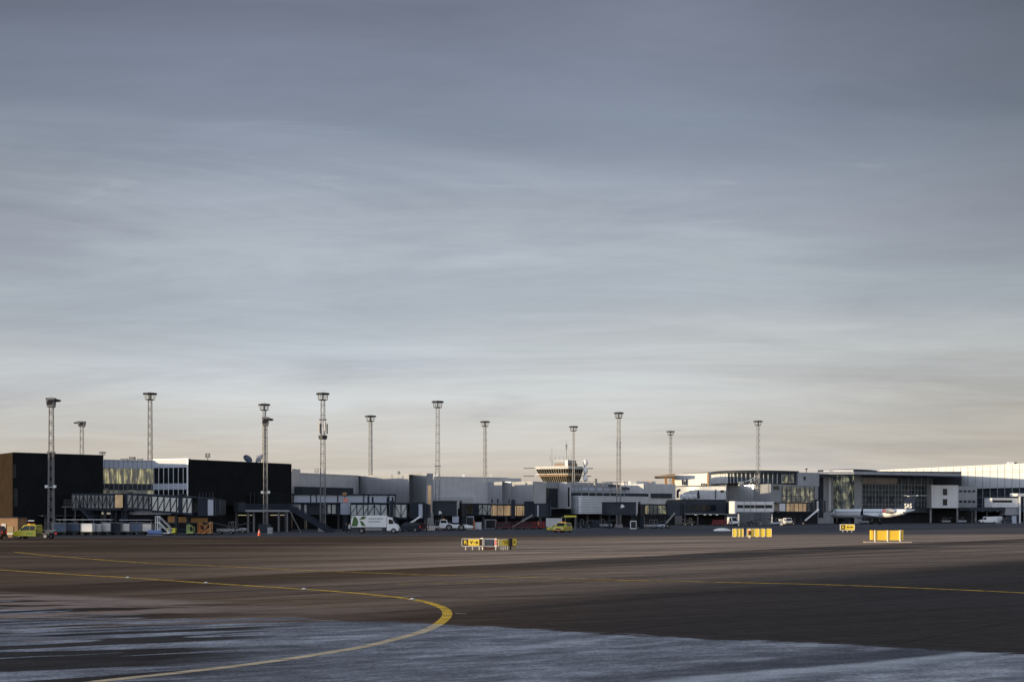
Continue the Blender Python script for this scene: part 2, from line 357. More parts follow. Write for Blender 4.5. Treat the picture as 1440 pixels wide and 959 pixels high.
# swept pale ridge and dark trail lower right
pv = M('SUBTRACT', vv, M('MULTIPLY', M('SUBTRACT', gn(x, y, -10, .12, .3, 3, .5, 51), .5), 3.0))
track = M('ADD', M('MULTIPLY', x, -.56), M('MULTIPLY', y, .83))
tw = M('ADD', track, M('MULTIPLY', M('SUBTRACT', gn(x, y, 30, .2, .9, 4, .5, 61), .5), 1.6))
rt = rmp(x, .5, 3.5)
ridge = M('MULTIPLY', rt, M('SUBTRACT', 1.0, rmp(M('ABSOLUTE', M('SUBTRACT', tw, 19.3)), .10, .9)))
trail = M('MULTIPLY', rt, M('SUBTRACT', 1.0, rmp(M('ABSOLUTE', M('SUBTRACT', tw, 20.6)), .25, .9)))
frc = mixc(M('MULTIPLY', ridge, .55), frc, (.48, .52, .57)); frc = mixc(M('MULTIPLY', trail, .7), frc, (.06, .065, .08))
col = mixc(M('MULTIPLY', fm, .96), col, frc)
col = mixc(1.0, col, ramp(M('ADD', M('MULTIPLY', grain, .75), M('MULTIPLY', grain2, .25)), [(.33, (.72,)*3), (.5, (1,)*3), (.67, (1.3,)*3)]), 'MULTIPLY')
# slab joints and tar seams
def seam(th, pitch, off, w=.035):
    c, s_ = math.cos(R(th)), math.sin(R(th)); v = M('ADD', M('MULTIPLY', x, -s_), M('MULTIPLY', y, c))
    f = M('FRACT', M('DIVIDE', M('ADD', v, 5000.0+off), pitch)); return M('LESS_THAN', M('ABSOLUTE', M('SUBTRACT', f, .5)), w/pitch)
sm = M('MAXIMUM', seam(50, 7.5, 0, .05), seam(-30, 9.3, 2, .05))
col = mixc(M('MULTIPLY', M('MULTIPLY', sm, M('SUBTRACT', 1.0, fm)), .6), col, (.03, .027, .025))
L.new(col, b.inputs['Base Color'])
L.new(M('ADD', .72, M('MULTIPLY', M('MULTIPLY', fm, wet), -.25)), b.inputs['Roughness']); b.inputs['Specular IOR Level'].default_value = 0.0
bu = nn('ShaderNodeBump'); bu.inputs['Strength'].default_value = .2; bu.inputs['Distance'].default_value = .02; L.new(grain, bu.inputs['Height']); L.new(bu.outputs[0], b.inputs['Normal'])
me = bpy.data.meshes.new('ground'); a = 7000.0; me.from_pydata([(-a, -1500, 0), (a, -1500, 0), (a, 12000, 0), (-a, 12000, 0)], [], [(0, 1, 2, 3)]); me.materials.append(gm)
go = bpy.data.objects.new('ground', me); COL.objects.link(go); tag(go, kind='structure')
# painted lines
pm = bpy.data.materials.new('taxi_line_paint'); pm.use_nodes = True; nt = pm.node_tree; N = nt.nodes; L = nt.links; b = N['Principled BSDF']; x, y = ground_coords()
fm, left, vv = frost_mask(x, y); w1 = gn(x, y, 0, 1.5, 1.5, 6, .7, 3)
c = mixc(fm, mixc(rmp(w1, .35, .6), (.36, .22, .06), (.78, .50, .07)), mixc(rmp(w1, .4, .65), (.45, .38, .27), (.62, .50, .33)))
c = mixc(M('MULTIPLY', rmp(gn(x, y, 10, .8, 4, 7, .75, 8), .52, .60), .7), c, (.16, .12, .08))
L.new(c, b.inputs['Base Color']); b.inputs['Roughness'].default_value = .7; b.inputs['Specular IOR Level'].default_value = 0.0
def ribbon(name, P, w, m=pm, z=.004):
    pts = smoothpts([G(px, gy(py)).to_tuple()[:2] for px, py in P], 8); vs = []; n = len(pts)
    for i, p in enumerate(pts):
        a_ = Vector(pts[max(i-1, 0)]); c_ = Vector(pts[min(i+1, n-1)]); t = (c_-a_).normalized(); s_ = Vector((-t.y, t.x))*w/2
        vs += [(p[0]+s_.x, p[1]+s_.y, z), (p[0]-s_.x, p[1]-s_.y, z)]
    me = bpy.data.meshes.new(name); me.from_pydata(vs, [], [(2*i, 2*i+1, 2*i+3, 2*i+2) for i in range(n-1)]); me.materials.append(m)
    o = bpy.data.objects.new(name, me); COL.objects.link(o); tag(o, kind='structure'); return o
ribbon('taxiway_line', [(-60, 1003), (20, 978), (125, 959.5), (250, 945.5), (375, 930.5), (500, 911), (555, 898.5), (600, 885.5), (622, 873), (629, 863), (623, 854.5), (600, 846.5), (565, 840.3), (500, 833.7), (425, 828), (290, 819.5), (180, 812), (85, 806.5), (0, 801), (-80, 797)], .34)
ribbon('taxiway_line', [(20, 776), (75, 781.5), (200, 791), (325, 796.5), (425, 801.5), (570, 807), (720, 811), (920, 816.5), (1145, 821.5), (1320, 828), (1440, 833.5), (1560, 840)], .30, z=.008)
ribbon('taxiway_line', [(560, 821), (640, 820), (720, 818.5), (820, 817.5), (920, 816.6)], .16, z=.012)
ribbon('taxiway_line', [(770, 758.8), (820, 758.3), (880, 758)], .9, z=.012)
ribbon('taxiway_line', [(215, 758), (300, 759.5), (420, 758)], .35, z=.012)
wl = mat('faded_white_marking', (.5, .5, .48), .8, var=.3, vs_=3)
ribbon('apron_marking', [(566, 839), (578, 838.2), (592, 837.8)], .10, wl, .012)
ribbon('apron_marking', [(640, 862.5), (648, 862.8), (656, 863)], .09, wl, .012)
ribbon('apron_marking', [(420, 745.6), (700, 745), (1000, 741.5), (1440, 738)], .5, wl, .012)
for px, py, w_ in ((180, 812, 'nearest the left edge of the photo'), (290, 819.5, 'second from the left'), (428, 828.2, 'third from the left'), (580, 842.6, 'nearest the bend')):
    D = gy(py); r_ = thing('inset_light', 'small round inset light in the yellow curved line, '+w_, 'taxiway light', G(px, D), group='inset lights along the curved line')
    MB().tube(G(px, D, 0), G(px, D, .03), .16, .13, 14).build('rim', steel, r_); MB().tube(G(px, D, .03), G(px, D, .05), .08, .06, 10).build('lens', lampw if 0 else white, r_)
sp_ = mat('old_snow', (.75, .72, .68), .8, bump=.4)
mb = MB(); mb.sphere(G(1015.5, 243, 0), 1.0, 20, 8, (1.7, 1.2, .55)); o = mb.build('snow_mound', sp_, None, smooth=True)
tag(o, 'low pale mound of old snow on the far apron', 'snow mound')
# ------------------------------------------------------------------ buildings
def wallprism(root, name, pts, D_or_foot, z0, z1, m, depth=24, dirn=(-.62, .78)):
    return MB().prism(foot(pts, depth, dirn), z0, z1).build(name, m, root)
def mull(root, name, F_, xs, y0, y1, m, w=.12, out=.12, th=.14):
    mb = MB()
    for px in xs:
        a = F_.pt(px, out); zt = ZP(y0, a.y) ; zb = ZP(y1, a.y); q = [a-F_.t*w/2, a+F_.t*w/2, a+F_.t*w/2-F_.n*th, a-F_.t*w/2-F_.n*th]
        mb.hexa([Vector((v.x, v.y, zb)) for v in q], [Vector((v.x, v.y, zt)) for v in q])
    return mb.build(name, m, root)
def rect(root, name, F_, p0, p1, y0, y1, m, out=.05, th=.1, **k):
    mb = MB(); F_.rect(mb, p0, p1, y0, y1, out, th, **k); return mb.build(name, m, root)
# black terminal block, left
r = bld('terminal_block', 'black clad terminal block at the far left with a brown side wall', 'building', 18, 200)
top = ZP(636, 200)
wallprism(r, 'wall', [(18, 200), (145, 210)], 0, 0, top, black)
C0 = G(18, 200); bk = Vector((-.66, .75, 0))
mb = MB(); a = C0+Vector((-.03, -.02, 0)); q = [a, a+bk*23, a+bk*23+Vector((.15, .15, 0)), a+Vector((.12, .14, 0))]
mb.hexa([v+Vector((0, 0, .01)) for v in q], [Vector((v.x, v.y, top-.12)) for v in q]).build('side_wall', brown, r)
f = Face(18, 200, 145, 210)
rect(r, 'roof_edge', f, 18.2, 144.8, 635.7, 636.7, dsteel, .1, .3)
for (p0, p1, y0, y1) in ((19, 22.5, 653, 672), (19.5, 25, 687, 712)):
    w = rect(r, 'window', f, p0, p1, y0, y1, dgrey, .06); rect(w, 'pane', f, p0+.5, p1-.5, y0+.7, y1-.7, glass, .09)
rect(r, 'soffit_lamp', f, 40, 48, 731.6, 732.4, lampw, .3, .2)
rect(r, 'canopy', f, 60, 143, 724, 726, dgrey, 2.0, 2.0)
mb = MB()
for px in range(64, 144, 13): f.rect(mb, px, px+2, 726.3, 751, .9, .5, z0=0)
each(mb, 'ground_floor_column', dconc, r)
# glazed link between the black blocks
r = bld('glazed_terminal_link', 'glazed three storey terminal link between the two black blocks', 'building', 147, 218)
zt = ZP(646, 218)
MB().prism([G(145.5, 219.5), G(215, 223), G(264.6, 220.4), G(255, 245), G(145, 240)], 0, zt).build('wall', under, r)
fa = Face(145.5, 218, 215, 222); fb = Face(215, 222, 264.8, 218.4)
for f_, p0, p1, nm in ((fa, 145.5, 215, 'l'), (fb, 215, 264.8, 'r')):
    rect(r, 'fascia', f_, p0, p1, 646.6, 658, pale, .12, .3); rect(r, 'spandrel', f_, p0, p1, 680, 688.5, pale if nm == 'r' else dgrey, .1, .3)
    rect(r, 'roof_edge', f_, p0, p1, 645.8, 646.6, whitep, .3, .6)
g1 = rect(r, 'upper_glazing', fa, 146, 215, 658.3, 679.7, glowY, .02, .05); g2 = rect(r, 'upper_glazing', fb, 215.2, 264, 658.3, 679.7, glass, .02, .05)
rect(r, 'lower_glazing', fa, 146, 215, 688.7, 703, glowD, .02, .05); rect(r, 'lower_glazing', fb, 215.2, 264, 688.7, 703, glass, .02, .05)
mull(r, 'mullions', fa, [147+6.6*i for i in range(11)], 646.8, 703, steel, .09); mull(r, 'mullions', fb, [216+6.9*i for i in range(7)], 658, 703, whitep, .07)
0 and mull(r, 'fascia_joints', fb, [216+6.9*i for i in range(7)], 646.8, 657.8, dgrey, .05, .135, .05)
rect(r, 'corner_post', fb, 262.5, 264.9, 645.5, 703, whitep, .25, .4)
rect(r, 'lower_band', fa, 146, 215, 703, 716, pale, .1, .3); rect(r, 'lower_band', fb, 215, 264, 703, 722, pale, .1, .3)
mb = MB(); A = G(212, 236); B = G(263, 222)
mb.hexa([A+Vector((0, 0, zt-.3)), B+Vector((0, 0, zt-.3)), B+Vector((.3, .3, zt-.3)), A+Vector((.3, .3, zt-.3))], [A+Vector((0, 0, zt+.35)), B+Vector((0, 0, zt+.25)), B+Vector((.3, .3, zt+.25)), A+Vector((.3, .3, zt+.35))]).build('parapet', white, r)
for px, w_, h_ in ((175, 3, .5), (186, 2.4, .8), (197, 2.2, .45)):
    MB().box(G(px, 226, zt+h_/2), (w_*.4, .8, h_)).build('roof_vent', steel, r)
# black block, right
r = bld('terminal_block', 'black clad windowless terminal block with two satellite dishes on its roof', 'building', 265, 218)
top = ZP(646, 218)
wallprism(r, 'wall', [(265, 218), (410, 238.6)], 0, 4.6, top, black)
f = Face(265, 218, 410, 238.6)
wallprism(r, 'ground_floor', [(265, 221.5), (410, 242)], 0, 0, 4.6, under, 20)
rect(r, 'roof_edge', f, 265.2, 409.8, 645.6, 646.6, dsteel, .1, .3)
mb = MB()
for i in range(5): f.rect(mb, 280+4.7*i, 281.6+4.7*i, 692, 700, .12, .1)
mb.build('wall_louvre', dgrey, r)
mb = MB()
for px in [352+5.5*i for i in range(9)]: f.rect(mb, px, px+1.1, 693, 708, .1, .1)
each(mb, 'louvre', mat('louvre_brown', (.05, .042, .036), .7), r)
mb = MB()
for px in (333, 349, 357, 374, 392, 402): a = f.pt(px, .2); mb.box((a.x, a.y, 2.3), (.45, .45, 4.6))
each(mb, 'ground_floor_column', dconc, r)
mb = MB()
for px in (340, 352, 385, 398): a = f.pt(px, -2); mb.box((a.x, a.y, 3.0), (1.6, .3, .12))
each(mb, 'soffit_lamp', mat('soffit_lamp', (.5, .5, .45), emit=(1, .9, .6), es=.35), r)
zd = top
for px, D, lab, tilt in ((347.5, 243, 'dark satellite dish on the black roof, left one facing left', -1), (366, 241, 'dark satellite dish on the black roof, right one beside the mast', 1)):
    r2 = thing('satellite_dish', lab, 'satellite dish', G(px, D, zd), group='satellite dishes on the black roof')
    c = G(px, D, zd+1.0); ax = Vector((-.55*tilt, -.5, .55)).normalized(); u = ax.orthogonal().normalized(); v = ax.cross(u)
    rings = [[c+ax*(k*k*.35-.05)+(u*math.cos(t*math.pi/8)+v*math.sin(t*math.pi/8))*k*.95 for t in range(16)] for k in (.02, .35, .7, 1.0)]
    rings += [[p-ax*.05 for p in q] for q in rings[::-1]]
    MB().loft(rings).build('dish', mat('dish_blue', (.06, .08, .13), .4), r2, smooth=True)
    MB().bar(G(px, D, zd), c, .16).build('mount', dsteel, r2); MB().bar(c+u*.9, c+ax*1.1, .05).bar(c-u*.9, c+ax*1.1, .05).build('feed_arm', steel, r2)
# grey scalloped hall
r = bld('scalloped_hall', 'grey metal hall with curved scalloped walls right of the black block', 'building', 422, 262)
z1 = ZP(665, 262)
wallprism(r, 'wall', [(410.5, 258), (422.5, 262)], 0, 4.4, ZP(659, 258), grey, 14)
wallprism(r, 'wall', [(422.6, 262), (504, 280)], 0, 4.4, z1, grey, 22)
sc1 = smoothpts([(504.2, 280), (505.5, 287), (513, 292.5), (527, 292), (543, 286.5), (559, 277.5), (575, 267)], 4)
wallprism(r, 'curved_wall', sc1, 0, 4.4, z1-.02, curvem, 14)
sc2 = smoothpts([(575.3, 267), (576.2, 273), (580, 277.5), (587, 278.5), (594, 275.5), (600, 269)], 4)
wallprism(r, 'curved_wall', sc2, 0, 4.4, z1-.04, curvem, 10)
wallprism(r, 'wall', [(600.3, 269), (609, 270)], 0, 4.4, z1+.15, grey2, 12)
f = Face(422.6, 262, 504, 280)
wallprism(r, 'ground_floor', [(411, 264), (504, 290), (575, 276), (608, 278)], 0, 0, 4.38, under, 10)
mb = MB()
for px, d_ in ((430, 264), (452, 269), (476, 274), (500, 280), (530, 286), (556, 276), (598, 271)): mb.box(G(px, d_+1, 2.2), (.5, .5, 4.4))
each(mb, 'ground_floor_column', dconc, r)
rect(r, 'dark_band', f, 424, 497, 684, 695, dgrey, 2.5, 2.5)
rect(r, 'roof_edge', f, 423, 503.8, 664.6, 665.5, whitep, .15, .4)
mb = MB()
for px in (443, 445.5, 447.5): mb.tube(G(px, 262, z1), G(px, 262, z1+1.0), .07)
each(mb, 'roof_pipe', steel, r)
mb = MB(); a = G(502, 277); mb.box((a.x, a.y, ZP(685, 277)), (.25, .3, 3.0)); mb.build('downpipe', steel, r)
mb = MB(); a = G(561, 275, z1+.4); mb.box(a, (.5, .5, .8)); mb.build('roof_vent', steel, r)
# long grey hall
r = bld('long_grey_hall', 'long flat grey metal hall behind the tall mast in the middle', 'building', 610, 288)
z2 = ZP(670, 288)
wallprism(r, 'wall', [(609.5, 286), (715, 296)], 0, 4.4, z2, grey, 22); wallprism(r, 'wall', [(715.2, 299), (733, 301)], 0, 4.4, z2-.05, grey, 18)
z3 = ZP(677, 288)
wallprism(r, 'curved_wall', smoothpts([(706, 289), (708, 293), (713, 297), (722, 298), (733, 294.5), (743, 289.5), (749.7, 284)], 4), 0, 4.4, z3, curvem, 8)
wallprism(r, 'wall', [(750, 285), (768, 290)], 0, 4.4, z3-.03, grey, 12)
f = Face(610, 286, 715, 296)
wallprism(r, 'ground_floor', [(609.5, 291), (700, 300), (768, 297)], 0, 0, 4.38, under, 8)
mb = MB()
for px, d_ in ((622, 288), (650, 291), (680, 294), (712, 293), (735, 292), (760, 288)): mb.box(G(px, d_+1, 2.2), (.5, .5, 4.4))
each(mb, 'ground_floor_column', dconc, r)
mb = MB()
for i in range(6): f.rect(mb, 612-i*.2, 669, 697+i*2.3, 698.1+i*2.3, .9-.1*i, .4)
each(mb, 'louvre', white, r)
rect(r, 'roof_edge', f, 610, 714, 669.6, 670.4, whitep, .15, .4)
mb = MB()
for px, w_ in ((614, 6), (652, 4), (690, 3)): mb.box(G(px, 292, z2+.3), (w_*.16, 1, .6))
each(mb, 'roof_light', whitep, r)
# narrow block with tall window
r = bld('grey_stair_block', 'grey block with a tall dark window and a shaded curved corner below the control tower', 'building', 768, 296)
wallprism(r, 'wall', [(768.2, 294), (785, 298)], 0, 4.4, ZP(677, 294), grey2, 10)
wallprism(r, 'curved_wall', smoothpts([(785.2, 298), (786, 301), (789, 303), (793, 302), (797, 299)], 4), 0, 4.4, ZP(677.3, 296), curvem, 8)
wallprism(r, 'pier', [(797.2, 296), (803, 297)], 0, 4.4, ZP(678, 296), grey, 8)
f = Face(768.2, 294, 785, 298)
wallprism(r, 'ground_floor', [(768.5, 299), (802.8, 302)], 0, 0, 4.38, under, 5)
w = rect(r, 'window', f, 768.5, 784.5, 686, 713.5, dsteel, .08); rect(w, 'pane', f, 769.2, 783.8, 687, 712.8, mat('stair_window_glass', (.02, .025, .03), .15, var=.4, spec=.3), .13, .06)
mb = MB()
for i in range(4): f.rect(mb, 769, 784, 693+6*i, 693.5+6*i, .2, .05)
for px in (774, 779): f.rect(mb, px, px+.4, 687, 712.8, .2, .05)
mb.build('glazing_bars', dgrey, w)
f = Face(797.2, 296, 803, 297); w = rect(r, 'window', f, 798.8, 801, 685, 712, dsteel, .1); rect(w, 'pane', f, 799.1, 800.7, 686, 711, glass, .14, .05)
# silver ribbed building on stilts
r = bld('silver_ribbed_building', 'silver building with horizontal ribs and a rounded end, raised on columns', 'building', 805, 300)
zb, zt = ZP(723.5, 296), ZP(697, 296)
wallprism(r, 'wall', smoothpts([(803.5, 304), (804.2, 300), (807, 297), (812, 295.5), (818, 295.3), (832, 297), (852, 300.5), (880, 306), (911, 312)], 4), 0, 3.2, zt, silver, 14)
MB().prism(foot([(812, 303), (905, 318)], 8), 0, 3.2).build('ground_floor', under, r)
mb = MB()
for px in (810, 826, 845, 868, 890, 905): mb.box(G(px, 298+(px-810)*.13, 1.6), (.6, .6, 3.2))
each(mb, 'column', dconc, r)
MB().prism(foot([(803.6, 303), (912, 322)], 10), zt, ZP(692, 300)).build('dark_parapet', dgrey, r)
mb = MB()
zf0, zf1 = ZP(690, 305), ZP(684.5, 305)
for i in range(8): mb.box(G(808+10*i, 304+i, (zt+ZP(676, 305))/2), (.18, .18, ZP(676, 305)-zt))
mb.bar(G(804, 304, zf1+.1), G(882, 311, zf1+.1), .22); mb.bar(G(804, 304, zf0), G(882, 311, zf0), .2); mb.bar(G(803, 304, ZP(677, 305)), G(882, 311, ZP(677, 305)), .12)
mb.build('roof_frame', steel, r)
mb = MB()
for i, (a, b_) in enumerate(((805, 812), (815, 827), (829, 836), (840, 846), (852, 858), (862, 876))): mb.box(G((a+b_)/2, 306+i, (zf0+zf1)/2), ((b_-a)*.17, .3, .85))
each(mb, 'roof_panel', pale, r)
MB().box(G(864, 309, zf1+.35), (3.0, 1.2, .5)).box(G(880, 309, ZP(687, 309)), (1.8, 1, .6)).build('roof_unit', dgrey, r)
MB().tube(G(837, 330, ZP(682, 330)), G(837, 330, ZP(673, 330)), .45, .5).build('chimney', steel, r)
# background grey block
r = bld('background_hall', 'low grey hall behind the silver ribbed building', 'building', 803, 345)
wallprism(r, 'wall', [(803, 338), (862, 345)], 0, 0, ZP(678, 338), grey2, 15)
wallprism(r, 'wall', smoothpts([(850, 352), (870, 352), (895, 350), (922, 353)], 3), 0, 0, ZP(676.6, 350), grey, 15)
wallprism(r, 'wall', [(905, 346), (950, 352)], 0, 5.5, ZP(680, 346), grey, 12)
wallprism(r, 'ground_floor', [(905, 350), (949, 356)], 0, 0, 5.5, under, 7)
f = Face(905, 346, 950, 352); rect(r, 'dark_band', f, 916, 945, 693.5, 700, dgrey, .3, .4)
MB().box(G(909, 352, ZP(677.5, 352)), (2.6, 1, .6)).build('roof_light', mat('warm_rooflight', (.6, .45, .35), .5), r)
# orange edged canopy
r = bld('roof_canopy', 'brown sloping roof canopy with lit orange posts beside the white block', 'canopy', 935, 395)
mb = MB(); zc0, zc1 = ZP(671.5, 395), ZP(668.5, 395)
mb.hexa([G(920, 392, zc0), G(949, 386, zc0), G(949, 400, zc0), G(922, 406, zc0)], [G(920, 392, zc0+.3), G(949, 386, zc1+.3), G(949, 400, zc1+.3), G(922, 406, zc0+.3)]).build('roof', mat('brown_roof', (.12, .085, .06), .7), r)
mb = MB()
for px in (936.5, 947): mb.box(G(px, 391, zc0/2), (.7, .5, zc0))
each(mb, 'post', ochre, r)
# white block catching the sun
r = bld('white_roof_block', 'windowless white block on the roofline catching full sun', 'building', 948, 398)
MB().prism([G(948, 401), G(996, 381), G(1000, 388), G(958, 412)], 9.0, ZP(667, 396)).build('wall', white, r)
f = Face(948, 401, 996, 381); rect(r, 'side_strip', f, 994.3, 996.5, 665.5, 683, tan, .12, .2)
rect(r, 'roof_edge', f, 960, 996, 665.2, 666, steel, .05, .3)
# silver cylinder building
r = bld('silver_round_building', 'pale metal building with a rounded front above the dark gallery', 'building', 975, 378)
cyl = smoothpts([(949, 386), (952, 381), (962, 377), (978, 374), (1000, 372), (1021, 370)], 4)
wallprism(r, 'wall', cyl, 0, 6.6, ZP(683.5, 372), grey, 14, (-.3, .95))
wallprism(r, 'roof_edge', [(p, d_-.3) for p, d_ in cyl], 0, ZP(683.5, 372), ZP(682.3, 372), dgrey, 14, (-.3, .95))
f = Face(978, 374, 1021, 370)
w = rect(r, 'window', f, 1013, 1017.5, 689, 692, dsteel, .2); rect(w, 'pane', f, 1013.4, 1017.1, 689.4, 691.6, glass, .24, .05)
rect(r, 'slot', f, 1005.5, 1006.6, 688, 701, dgrey, .2)
mb = MB(); mb.tube(G(953, 374, ZP(700, 374)), G(953, 374, ZP(690, 374)), .35).tube(G(953, 374, ZP(690, 374)), G(956, 373, ZP(689, 374)), .35).tube(G(982, 369, ZP(701, 369)), G(982, 369, ZP(689, 369)), .5, .2)
each(mb, 'ventilation_pipe', dgrey, r, smooth=True)
mb = MB()
for px in (961, 968, 975): mb.tube(G(px-2.5, 366, ZP(698.5, 366)), G(px+2.5, 367, ZP(698.5, 366)), .8, n=12)
each(mb, 'roof_duct', white, r, smooth=True)
mb = MB()
for px, h_ in ((960, 2), (963, 1.5), (965.5, 2.2), (987, .9), (990, .9), (993, .8)): mb.box(G(px, 374, ZP(682, 374)+h_/2-.2), (.45, .4, h_*.7))
each(mb, 'roof_plant_unit', dgrey, r)
# round glazed top storey
r = bld('round_glazed_storey', 'curved glazed top storey with a dark overhanging roof and sunlit left end', 'building', 1030, 400)
pl = smoothpts([(998, 414), (1005, 405), (1016, 399), (1032, 395.5), (1055, 394), (1080, 395), (1105, 398), (1124, 402)], 4)
zb, zt = ZP(680, 394), ZP(664.8, 394)
wallprism(r, 'wall', pl, 0, 0, zb, grey2, 14, (-.2, .98))
wallprism(r, 'glazing', [(p, d_+.6) for p, d_ in pl], 0, zb, zt, glassg, 13, (-.2, .98))
wallprism(r, 'ledge', [(p, d_-.6) for p, d_ in pl], 0, zb-.5, zb+.15, brown, 13, (-.2, .98))
wallprism(r, 'roof', [(p-.3, d_-1.6) for p, d_ in pl], 0, zt, ZP(661.3, 394), dgrey, 15, (-.2, .98))
wallprism(r, 'sun_glare_panel', [(p, d_+.35) for p, d_ in pl[:11]], 0, zb+.2, zt-.1, white, .3, (-.2, .98))  # white sheet added for the sun's reflection in the glass
mb = MB()
for i, (p, d_) in enumerate(pl[::1]): mb.box(G(p, d_+.2, (zb+zt)/2), (.16, .3, zt-zb))
mb.build('mullions', whitep, r)
mb = MB(); fr = Face(1085, 395, 1124, 402)
for a, b_ in ((1100, 1103.5), (1104.5, 1108), (1109, 1112), (1113, 1116)): fr.rect(mb, a, b_, 666.5, 679, 1.2, .1)
each(mb, 'glow_pane', glowD, r)
# concave wall with steel gangway
r = bld('concave_wall_block', 'grey block with a concave wall whose top right catches the sun', 'building', 1030, 380)
wallprism(r, 'curved_wall', smoothpts([(1022, 376), (1023.5, 382), (1028, 386.5), (1038, 388), (1050, 385), (1062, 380), (1073, 374), (1083.6, 367)], 4), 0, 0, ZP(680, 367), curvem, 12, (-.2, .98))
r2 = bld('roof_gangway', 'sunlit steel gangway ramp resting on the concave wall roof', 'gangway', 1050, 372)
zg = ZP(682.5, 372); mb = MB(); mb2 = MB(); mb3 = MB()
P0, P1, P2 = G(1040, 372, zg), G(1052, 373, zg+.3), G(1066, 375, zg+2.0)
for o_ in (0, 1.2):
    u = Vector((0, o_, 0)); mb.bar(P0+u, P1+u, .3).bar(P1+u, P2+u, .3)
    for k in range(7): p = P0.lerp(P1, k/6) if k < 4 else P1.lerp(P2, (k-3)/3); mb2.bar(p+u, p+u+Vector((0, 0, 1.0)), .09)
    mb2.bar(P0+u+Vector((0, 0, 1)), P1+u+Vector((0, 0, 1)), .1).bar(P1+u+Vector((0, 0, 1)), P2+u+Vector((0, 0, 1)), .1)
mb.hexa([P0, P1, P1+Vector((0, 1.2, 0)), P0+Vector((0, 1.2, 0))], [p+Vector((0, 0, .1)) for p in (P0, P1, P1+Vector((0, 1.2, 0)), P0+Vector((0, 1.2, 0)))])
mb.hexa([P1, P2, P2+Vector((0, 1.2, 0)), P1+Vector((0, 1.2, 0))], [p+Vector((0, 0, .1)) for p in (P1, P2, P2+Vector((0, 1.2, 0)), P1+Vector((0, 1.2, 0)))])
mb.build('deck', steel, r2); mb2.build('railing', white, r2)
for px in (1044, 1056, 1064): mb3.bar(G(px, 373, zg-.4), G(px, 373, zg+ (1.6 if px > 1060 else .3)), .25)
each(mb3, 'post', dsteel, r2)
# grey glass fronted block
r = bld('glass_front_block', 'grey block with a large dark glass front behind the right jet bridge', 'building', 1084, 366)
wallprism(r, 'wall', [(1083.8, 366.5), (1150, 392)], 0, 4.2, ZP(680.3, 367), grey2, 14, (-.2, .98))
wallprism(r, 'ground_floor', [(1083.8, 370.5), (1150, 396)], 0, 0, 4.2, under, 10, (-.2, .98))
f = Face(1083.8, 366.5, 1150, 392)
w = rect(r, 'window', f, 1088, 1096, 683, 688, dsteel, .08); rect(w, 'pane', f, 1088.5, 1095.5, 683.5, 687.5, glass, .12, .05)
rect(r, 'glass_front', f, 1100, 1146, 683.5, 706, glowD, .06)
mull(r, 'mullions', f, [1100+6.5*i for i in range(8)], 683.5, 706, dgrey, .12, .14)
mb = MB(); f.rect(mb, 1100, 1146, 688.5, 689, .16, .05); f.rect(mb, 1100, 1146, 697, 697.6, .16, .05); mb.build('transoms', dgrey, r)
wallprism(r, 'upper_block', [(1122, 399), (1152, 403)], 0, ZP(680.2, 367), ZP(664, 399), grey2, 10, (-.2, .98))
f = Face(1122, 399, 1152, 403); w = rect(r, 'window', f, 1130.5, 1133, 669.5, 675, dsteel, .08); rect(w, 'pane', f, 1130.9, 1132.6, 670, 674.5, glass, .12, .05)
MB().tube(G(1134, 405, ZP(664, 399)), G(1134, 405, ZP(658, 399)), .12, n=6).box(G(1134, 405, ZP(658.5, 399)), (.6, .6, .4)).build('roof_antenna', dsteel, r)
# big glazed building with oversailing roof
r = bld('glazed_terminal_hall', 'large glazed terminal hall with a flat oversailing roof behind the airliner', 'building', 1155, 420)
zc = ZP(669.5, 425)
MB().prism([G(1150, 412), G(1172, 415), G(1172, 430), G(1150, 430)], 0, zc).build('grey_pier', grey2, r)
f = Face(1150, 412, 1172, 415)
rect(r, 'dark_panel', f, 1151, 1158, 671, 728, dgrey, .06); rect(r, 'light_column', f, 1166, 1168.6, 671, 718, white, .5, .6)
gp = smoothpts([(1172, 420), (1177, 415), (1185, 413), (1194, 414), (1201, 418)], 4)
wallprism(r, 'bay_glazing', gp, 0, 3.5, zc, glowD, 10, (-.2, .98))
mb = MB()
for i, (p, d_) in enumerate(gp[::2]): mb.box(G(p, d_-.05, (3.5+zc)/2), (.14, .14, zc-3.5))
for py in (679, 688, 696.5, 705, 711):
    for (p, d_), (p2, d2) in zip(gp[:-1], gp[1:]): mb.bar(G(p, d_-.08, ZP(py, 415)), G(p2, d2-.08, ZP(py, 415)), .12)
mb.build('bay_mullions', steel, r)
MB().prism(foot([(1172, 423), (1201, 421)], 6, (-.2, .98)), 0, 3.5).build('ground_floor', under, r)
MB().prism([G(1201.2, 414), G(1212, 416), G(1212, 430), G(1201.2, 430)], 0, zc).build('grey_pier', grey2, r)
f = Face(1212, 420, 1312, 434)
wallprism(r, 'glass_wall', [(1212, 420.5), (1312, 434.5)], 0, 3.5, zc, glassg, 20, (-.2, .98))
wallprism(r, 'ground_floor', [(1212, 424.5), (1312, 438)], 0, 0, 3.5, under, 12, (-.2, .98))
mull(r, 'mullions', f, [1213+9.2*i for i in range(11)], 670, 714, grey2, .16, .15); mull(r, 'mullions', f, [1217.5+9.2*i for i in range(11)], 681, 714, grey2, .09, .13)
mb = MB()
for py in (680.5, 688, 695, 702, 709): f.rect(mb, 1212, 1312, py, py+.6, .17, .08)
mb.build('transoms', grey2, r)
rect(r, 'upper_glazing', f, 1213, 1262, 671, 680, mat('copper_glass', (.12, .085, .07), .15, var=.5, vs_=.3), .1, .06)
mb = MB()
for px in (1222, 1237, 1252): f.rect(mb, px, px+3.5, 698, 706, .2, .05)
each(mb, 'dark_panel', dgrey, r)
